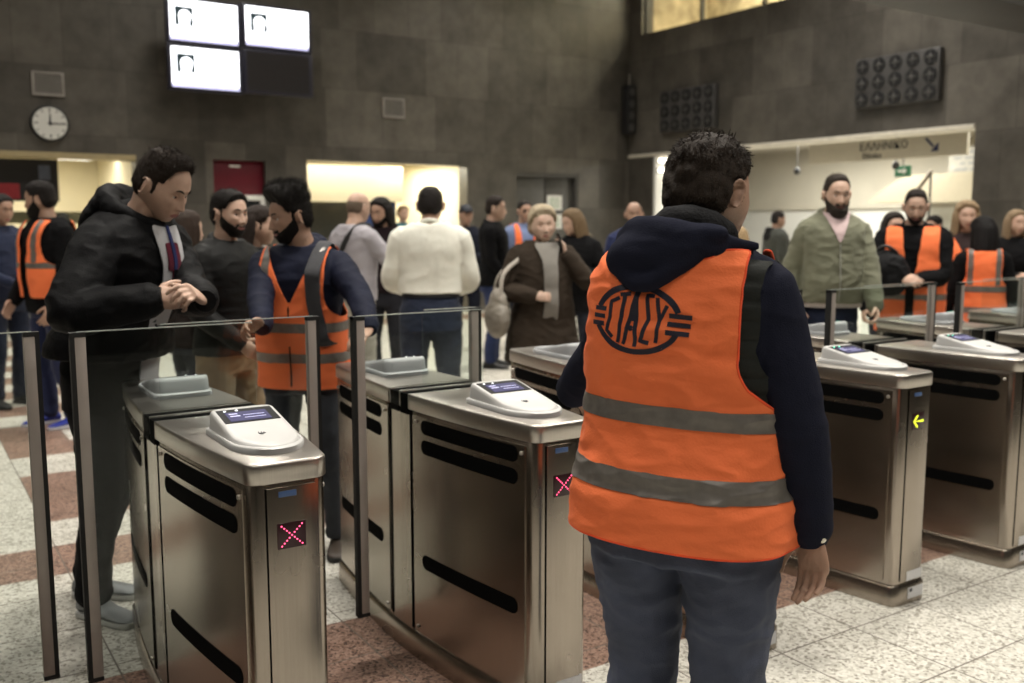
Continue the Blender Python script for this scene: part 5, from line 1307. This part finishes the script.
# --- middle group
person(357, 193, 7.6, 75, 'balding man in pale grey shirt with black strap across his back', Fig(bw=1.08, lean=.04), 'fair', 'short', (.13, .095, .07), head=(-.1, .12, 0),
    arms={'R': dict(w=(.16, .34, 1.16), pole=(.9, -.3, -.5)), 'L': dict(w=(-.2, .2, 1.0), pole=(-.6, -.8, -.3))},
    wear=[top('shirt', (.36, .34, .37), zlo=.93, off=.020, fold=.009, sleeve=(.072, .066, .058, .050, .042)), strap('shoulder_strap', [(.10, .06, 1.50), (.11, -.06, 1.50), (.08, -.150, 1.40), (0, -.155, 1.27), (-.10, -.150, 1.12), (-.17, -.10, 1.0)], .026, (.01, .01, .012))],
    hairopt=dict(kind='bald', thick=.0025, side=.0025, namp=.0006), trousers=(.30, .28, .24), seed=171, voxel=.007)
person(384, 199, 8.6, 225, 'man with dark shoulder-length hair in dark hooded top behind the grey shirt man', Fig(), 'mid', 'short', (.012, .009, .008), head=(.3, .2, 0),
    wear=[top('hoodie', (.016, .010, .012), off=.025), hooded('hood', (.014, .010, .012))], hairopt=dict(thick=.022, long=.05, nl=13, lr=.022), trousers=(.02, .02, .025), seed=181, voxel=.008, beard=.006)
m_wsh = cloth('white shirt cloth', (.82, .81, .72), var=.03, bump=.15, rough=.8)
def belt(I, seed):
    P, _ = I['fig'].grid(off=.016, zlo=1.03, zhi=1.07, nt=40, ns=4); MB().rings([I['fig'].pose(r) for r in P]).build('belt', m_black, I['body'], smooth=True)
person(430, 189, 6.5, 30, 'man in white shirt and dark blue trousers seen from behind', Fig(bw=1.12, belly=.03), 'mid', 'short', (.012, .009, .008), head=(.1, .05, 0), hs=1.03, neck=-.035,
    arms={'R': dict(w=(.19, .27, 1.06), pole=(.55, -.9, -.5)), 'L': dict(w=(-.19, .27, 1.06), pole=(-.55, -.9, -.5))},
    wear=[top('shirt', (.7, .7, .6), zlo=1.05, off=.026, fold=.009, sleeve=(.080, .078, .070, .062, .046), m=m_wsh, drop=1.0, freq=(7, 7, 7), collar=('c', (.95, 1, .014), 1.51)), belt],
    legs={'R': (.13, 0, .2), 'L': (-.13, 0, -.2), 'mat': cloth('dark blue trousers', (.020, .026, .048), var=.15), 'wide': 1.12}, seed=191, voxel=.006, hairopt=dict(thick=.010, tl=.012, tw=.0013), tuft=1500)
def cap(I, seed):
    V, F = ico(4); hp = headshape(V); m = hp[:, 2] > .035; k = [f for f in F if m[list(f)].all()]; Q = hp*[1.12, 1.10, 1.12]; Q[:, 2] += .006
    b = MB(); b.add(I['HT'](Q), k); b.add(I['HT'](np.array([(.06*math.cos(t), .085+.055*math.sin(t), .045+.0*t+z) for z in (0, -.006) for t in [PI*q/12 for q in range(13)]])), [tuple(range(13)), tuple(range(13, 26))[::-1]])
    b.build('cap', mat('dark cap', (.012, .014, .022), .7), I['body'], smooth=True)
person(465, 206, 11.6, 200, 'police officer in dark uniform and cap far back beside the lit opening', Fig(bw=1.08), 'mid', 'short', (.012, .010, .009), head=(-.2, .05, 0),
    arms={'R': dict(w=(.08, .24, 1.15), pole=(.9, -.5, -.6)), 'L': dict(w=(-.08, .24, 1.15), pole=(-.9, -.5, -.6))},
    wear=[top('uniform_jacket', (.012, .014, .022), off=.028), cap], trousers=(.012, .014, .022), seed=201, voxel=.010)
person(494, 198, 10.2, 130, 'man in black coat and blue jeans standing side-on, left of the phone woman', Fig(bw=1.06, belly=.03), 'fair', 'short', (.020, .014, .011), head=(0, .05, 0), hs=1.05,
    wear=[top('coat', BLK, zlo=.86, off=.026, fold=.008, collar=('c', (1, 1.05, .02), 1.5))], arms={'R': dict(w=(.20, .16, .93), pole=(.6, -1, 0))}, trousers=(.022, .032, .085), seed=211, voxel=.008, hairopt=dict(thick=.016))
person(524, 202, 11.6, 195, 'man in sunglasses with blue shirt and orange sash vest behind the phone woman', Fig(bw=1.02), 'mid', 'short', (.018, .014, .012), head=(-.05, .05, 0), glasses=True,
    wear=[top('shirt', (.17, .22, .38), off=.018), vest(res=.9, off=.040, vneck=1.15, vs=.12, front_open=.045, stripes=(), vertical=False)], trousers=(.02, .022, .03), seed=221, voxel=.009)
PW = person(543, 211, 6.65, 198, 'woman with short blonde hair in brown coat holding a phone to her ear',
    Fig(bw=1.16, female=True, belly=.06), 'pale', 'short', (.40, .33, .23), head=(.10, .0, .05), hs=1.06, neck=-.04, fw=1.12,
    arms={'L': dict(w=(-.135, .125, 1.425), pole=(-.8, .1, -1), f=(.10, -.12, .95), n=(-.75, .3, 0), curl=[.5, .55, .55, .5], thumb=.5),
          'R': dict(w=(.12, .21, 1.12), pole=(.9, -.5, -.5), f=(-.85, .45, .05), n=(.2, .9, .3), curl=.6)},
    wear=[top('coat', (.04, .03, .022), zlo=.62, off=.030, fold=.010, m=cloth('brown coat cloth', (.036, .027, .020), var=.15), drop=1.0, flare=.05, sleeve=(.076, .072, .066, .062, .052), collar=('c', (1.15, 1.3, .014), 1.475), cuff_at=.93),
          front_patch('grey_top', (.22, .205, .185), lambda z: .062+.35*np.clip(z-1.38, 0, .1), .66, 1.475, .055, fold=.004)],
    trousers=(.01, .01, .011), seed=231, voxel=.005, tuft=2500, browc=(.22, .16, .11), female=True, hairopt=dict(kind='woman', thick=.026, side=.020, top=.010, tl=.026, tw=.0016, jit=.13, lift=.10))
person(577, 210, 8.6, 235, 'woman with light brown hair in black coat with fur hood right of the phone woman', Fig(bw=1.0, female=True), 'fair', 'short', (.17, .115, .065), head=(.7, .25, 0),
    arms={'R': dict(w=(.10, .24, 1.16), pole=(.9, -.5, -.6)), 'L': dict(w=(-.10, .24, 1.16), pole=(-.9, -.5, -.6))},
    wear=[top('coat', BLK, zlo=.80, off=.034, sleeve=(.08, .076, .07, .062, .05)), hooded('fur_hood', (.10, .08, .05), fur=True, size=1.15)], hairopt=dict(kind='woman', thick=.022, long=.20, nl=14, lr=.028), seed=241, female=True, voxel=.008)
person(634, 203, 9.0, 210, 'balding man in blue jacket seen left of the foreground man', Fig(bw=1.1, belly=.04), 'mid', 'short', (.06, .045, .035), head=(.1, .05, 0),
    wear=[top('jacket', (.020, .028, .085), off=.028)], beard=.004, hairopt=dict(kind='bald', thick=.003, side=.003, namp=.0006), trousers=(.02, .022, .03), seed=251, voxel=.008)
person(403, 207, 15.9, 180, 'small figure with light brown hair in teal top inside the lit office', Fig(bw=.95, female=True), 'fair', 'short', (.20, .13, .07),
    wear=[top('top', (.04, .16, .20), off=.018)], hairopt=dict(kind='woman', thick=.02), seed=261, female=True, voxel=.011)

# ------------------------------------------------------------ things carried
def local(I, p): I_ = I['fig'].pose([p])[0]; return I_
def carried(I, name, label, cat, p=(0, 0, 0)):
    """top-level empty at a point of the figure; returns it and a function figure coordinates -> its own"""
    S = I['S']; a = I['body'].rotation_euler[2]; R = rotm('Z', a); w = R @ (np.array(p)*I['body'].scale[0])+np.array([I['body'].location[0], I['body'].location[1], 0])
    o = empty(name, tuple(w), label, cat, rz=a); o.scale = I['body'].scale; return o, lambda q: np.array(q, float)-np.array(p)
q = PW['A']['L']; c = q['W']+nrm(q['f'])*.085+np.array([.030, -.005, .0]); o, T_ = carried(PW, 'mobile_phone', 'black mobile phone held to the blonde woman\'s ear', 'phone', c)
R = rotm('Y', .25) @ rotm('X', -.15); b = MB(); b.box(-.006, .006, -.034, .034, -.07, .07); b.v = [tuple(R @ np.array(v)) for v in b.v]; b.build('casing', m_black, o, bevel=.004)
b = MB(); b.box(.006, .0075, -.030, .030, -.06, .06); b.v = [tuple(R @ np.array(v)) for v in b.v]; b.build('glass_front', mat('phone glass', (.02, .02, .025), .1), o)
c = np.array([.36, .04, 1.0]); o, T_ = carried(PW, 'shoulder_bag', 'large grey-beige hobo bag hanging from the blonde woman\'s shoulder', 'bag', c)
b = MB(); b.ell(c+[0, 0, -.04], (.085, .19, .15), 24, 16); b.ell(c+[-.01, 0, .07], (.06, .14, .11), 20, 12); b.v = [tuple(T_(v)) for v in b.v]
mbag = mat('taupe leather', (.24, .215, .18), .55, var=.15, bump=.2, bscale=60)
finish(remesh(b, .008, 4, .010, (12, 12, 18), 5), 'bag_body', mbag, o, True, angle=180)
b = MB(); P = [c+[0, -.11, .06], c+[-.03, -.08, .25], np.array([.195, -.05, 1.40]), np.array([.165, .0, 1.475]), np.array([.19, .06, 1.40]), c+[-.02, .10, .28], c+[0, .11, .08]]
b.tube([T_(p) for p in P], .016, 8, flat=(.4, (0, 1, 0)), sub=5); b.build('bag_strap', mat('pale strap', (.42, .38, .33), .6), o, smooth=True)
# black bag hugged by the man in the open vest
c = np.array([.15, .27, 1.16]); o, T_ = carried(VB, 'black_bag', 'black backpack hugged to the chest of the man in the open orange vest', 'bag', c)
b = MB(); b.ell(c, (.15, .10, .17), 24, 14, rotm('Y', .35)); b.ell(c+[.08, .02, -.08], (.11, .08, .09), 20, 12); b.v = [tuple(T_(v)) for v in b.v]
finish(remesh(b, .009, 3, .014, (10, 10, 14), 15), 'bag_body', cloth('black nylon', (.009, .009, .010), rough=.6), o, True, angle=180)
MB().tube([T_(c+[.10, .02, .15]), T_(c+[.02, .04, .20]), T_(c+[-.06, .02, .15])], .012, 8, sub=5).build('carry_handle', m_black, o, smooth=True)
MB().ell(T_(c+[.17, .07, -.06]), (.012, .014, .016), 10, 7).build('zip_pull', mat('bronze', (.2, .1, .07), .4, .7), o, smooth=True)
# backpack of the quiff man: straps over the vest
c = np.array([0, -.21, 1.25]); o, T_ = carried(QF, 'backpack', 'black backpack with a wide shoulder strap worn by the quiff man', 'backpack', c)
b = MB(); b.ell(c, (.14, .085, .20), 22, 14); b.v = [tuple(T_(v)) for v in b.v]; finish(remesh(b, .009, 3, .006), 'bag_body', cloth('black nylon', BLK), o, True, angle=180)
for dr in (-1,):
    P, Nn = QF['fig'].grid(off=.067, zlo=1.0, zhi=1.5, nt=72, ns=40)
    bv = BVHTree.FromPolygons(P.reshape(-1, 3).tolist(), [(i*72+j, i*72+(j+1) % 72, (i+1)*72+(j+1) % 72, (i+1)*72+j) for i in range(39) for j in range(72)])
    pts = [(.125*dr, 1.48), (.122*dr, 1.42), (.122*dr, 1.35), (.128*dr, 1.25), (.145*dr, 1.15), (.165*dr, 1.06)]; PP = [np.array([.115*dr, -.13, 1.44]), np.array([.12*dr, -.02, 1.525])]
    for x, z in pts[1:]:
        h = bv.ray_cast(Vector((x, 1, z)), Vector((0, -1, 0))); 
        if h[0] is not None: PP.append(np.array(h[0]))
    PP.append(np.array([.20*dr, -.02, 1.02]))
    PP = QF['fig'].pose(PP); MB().tube([T_(p) for p in PP], [.034]*(len(PP)-1)+[.02], 12, flat=(.22, (0, 1, 0)), sub=4).build('shoulder_strap', cloth('grey webbing', (.055, .055, .060)), o, smooth=True)
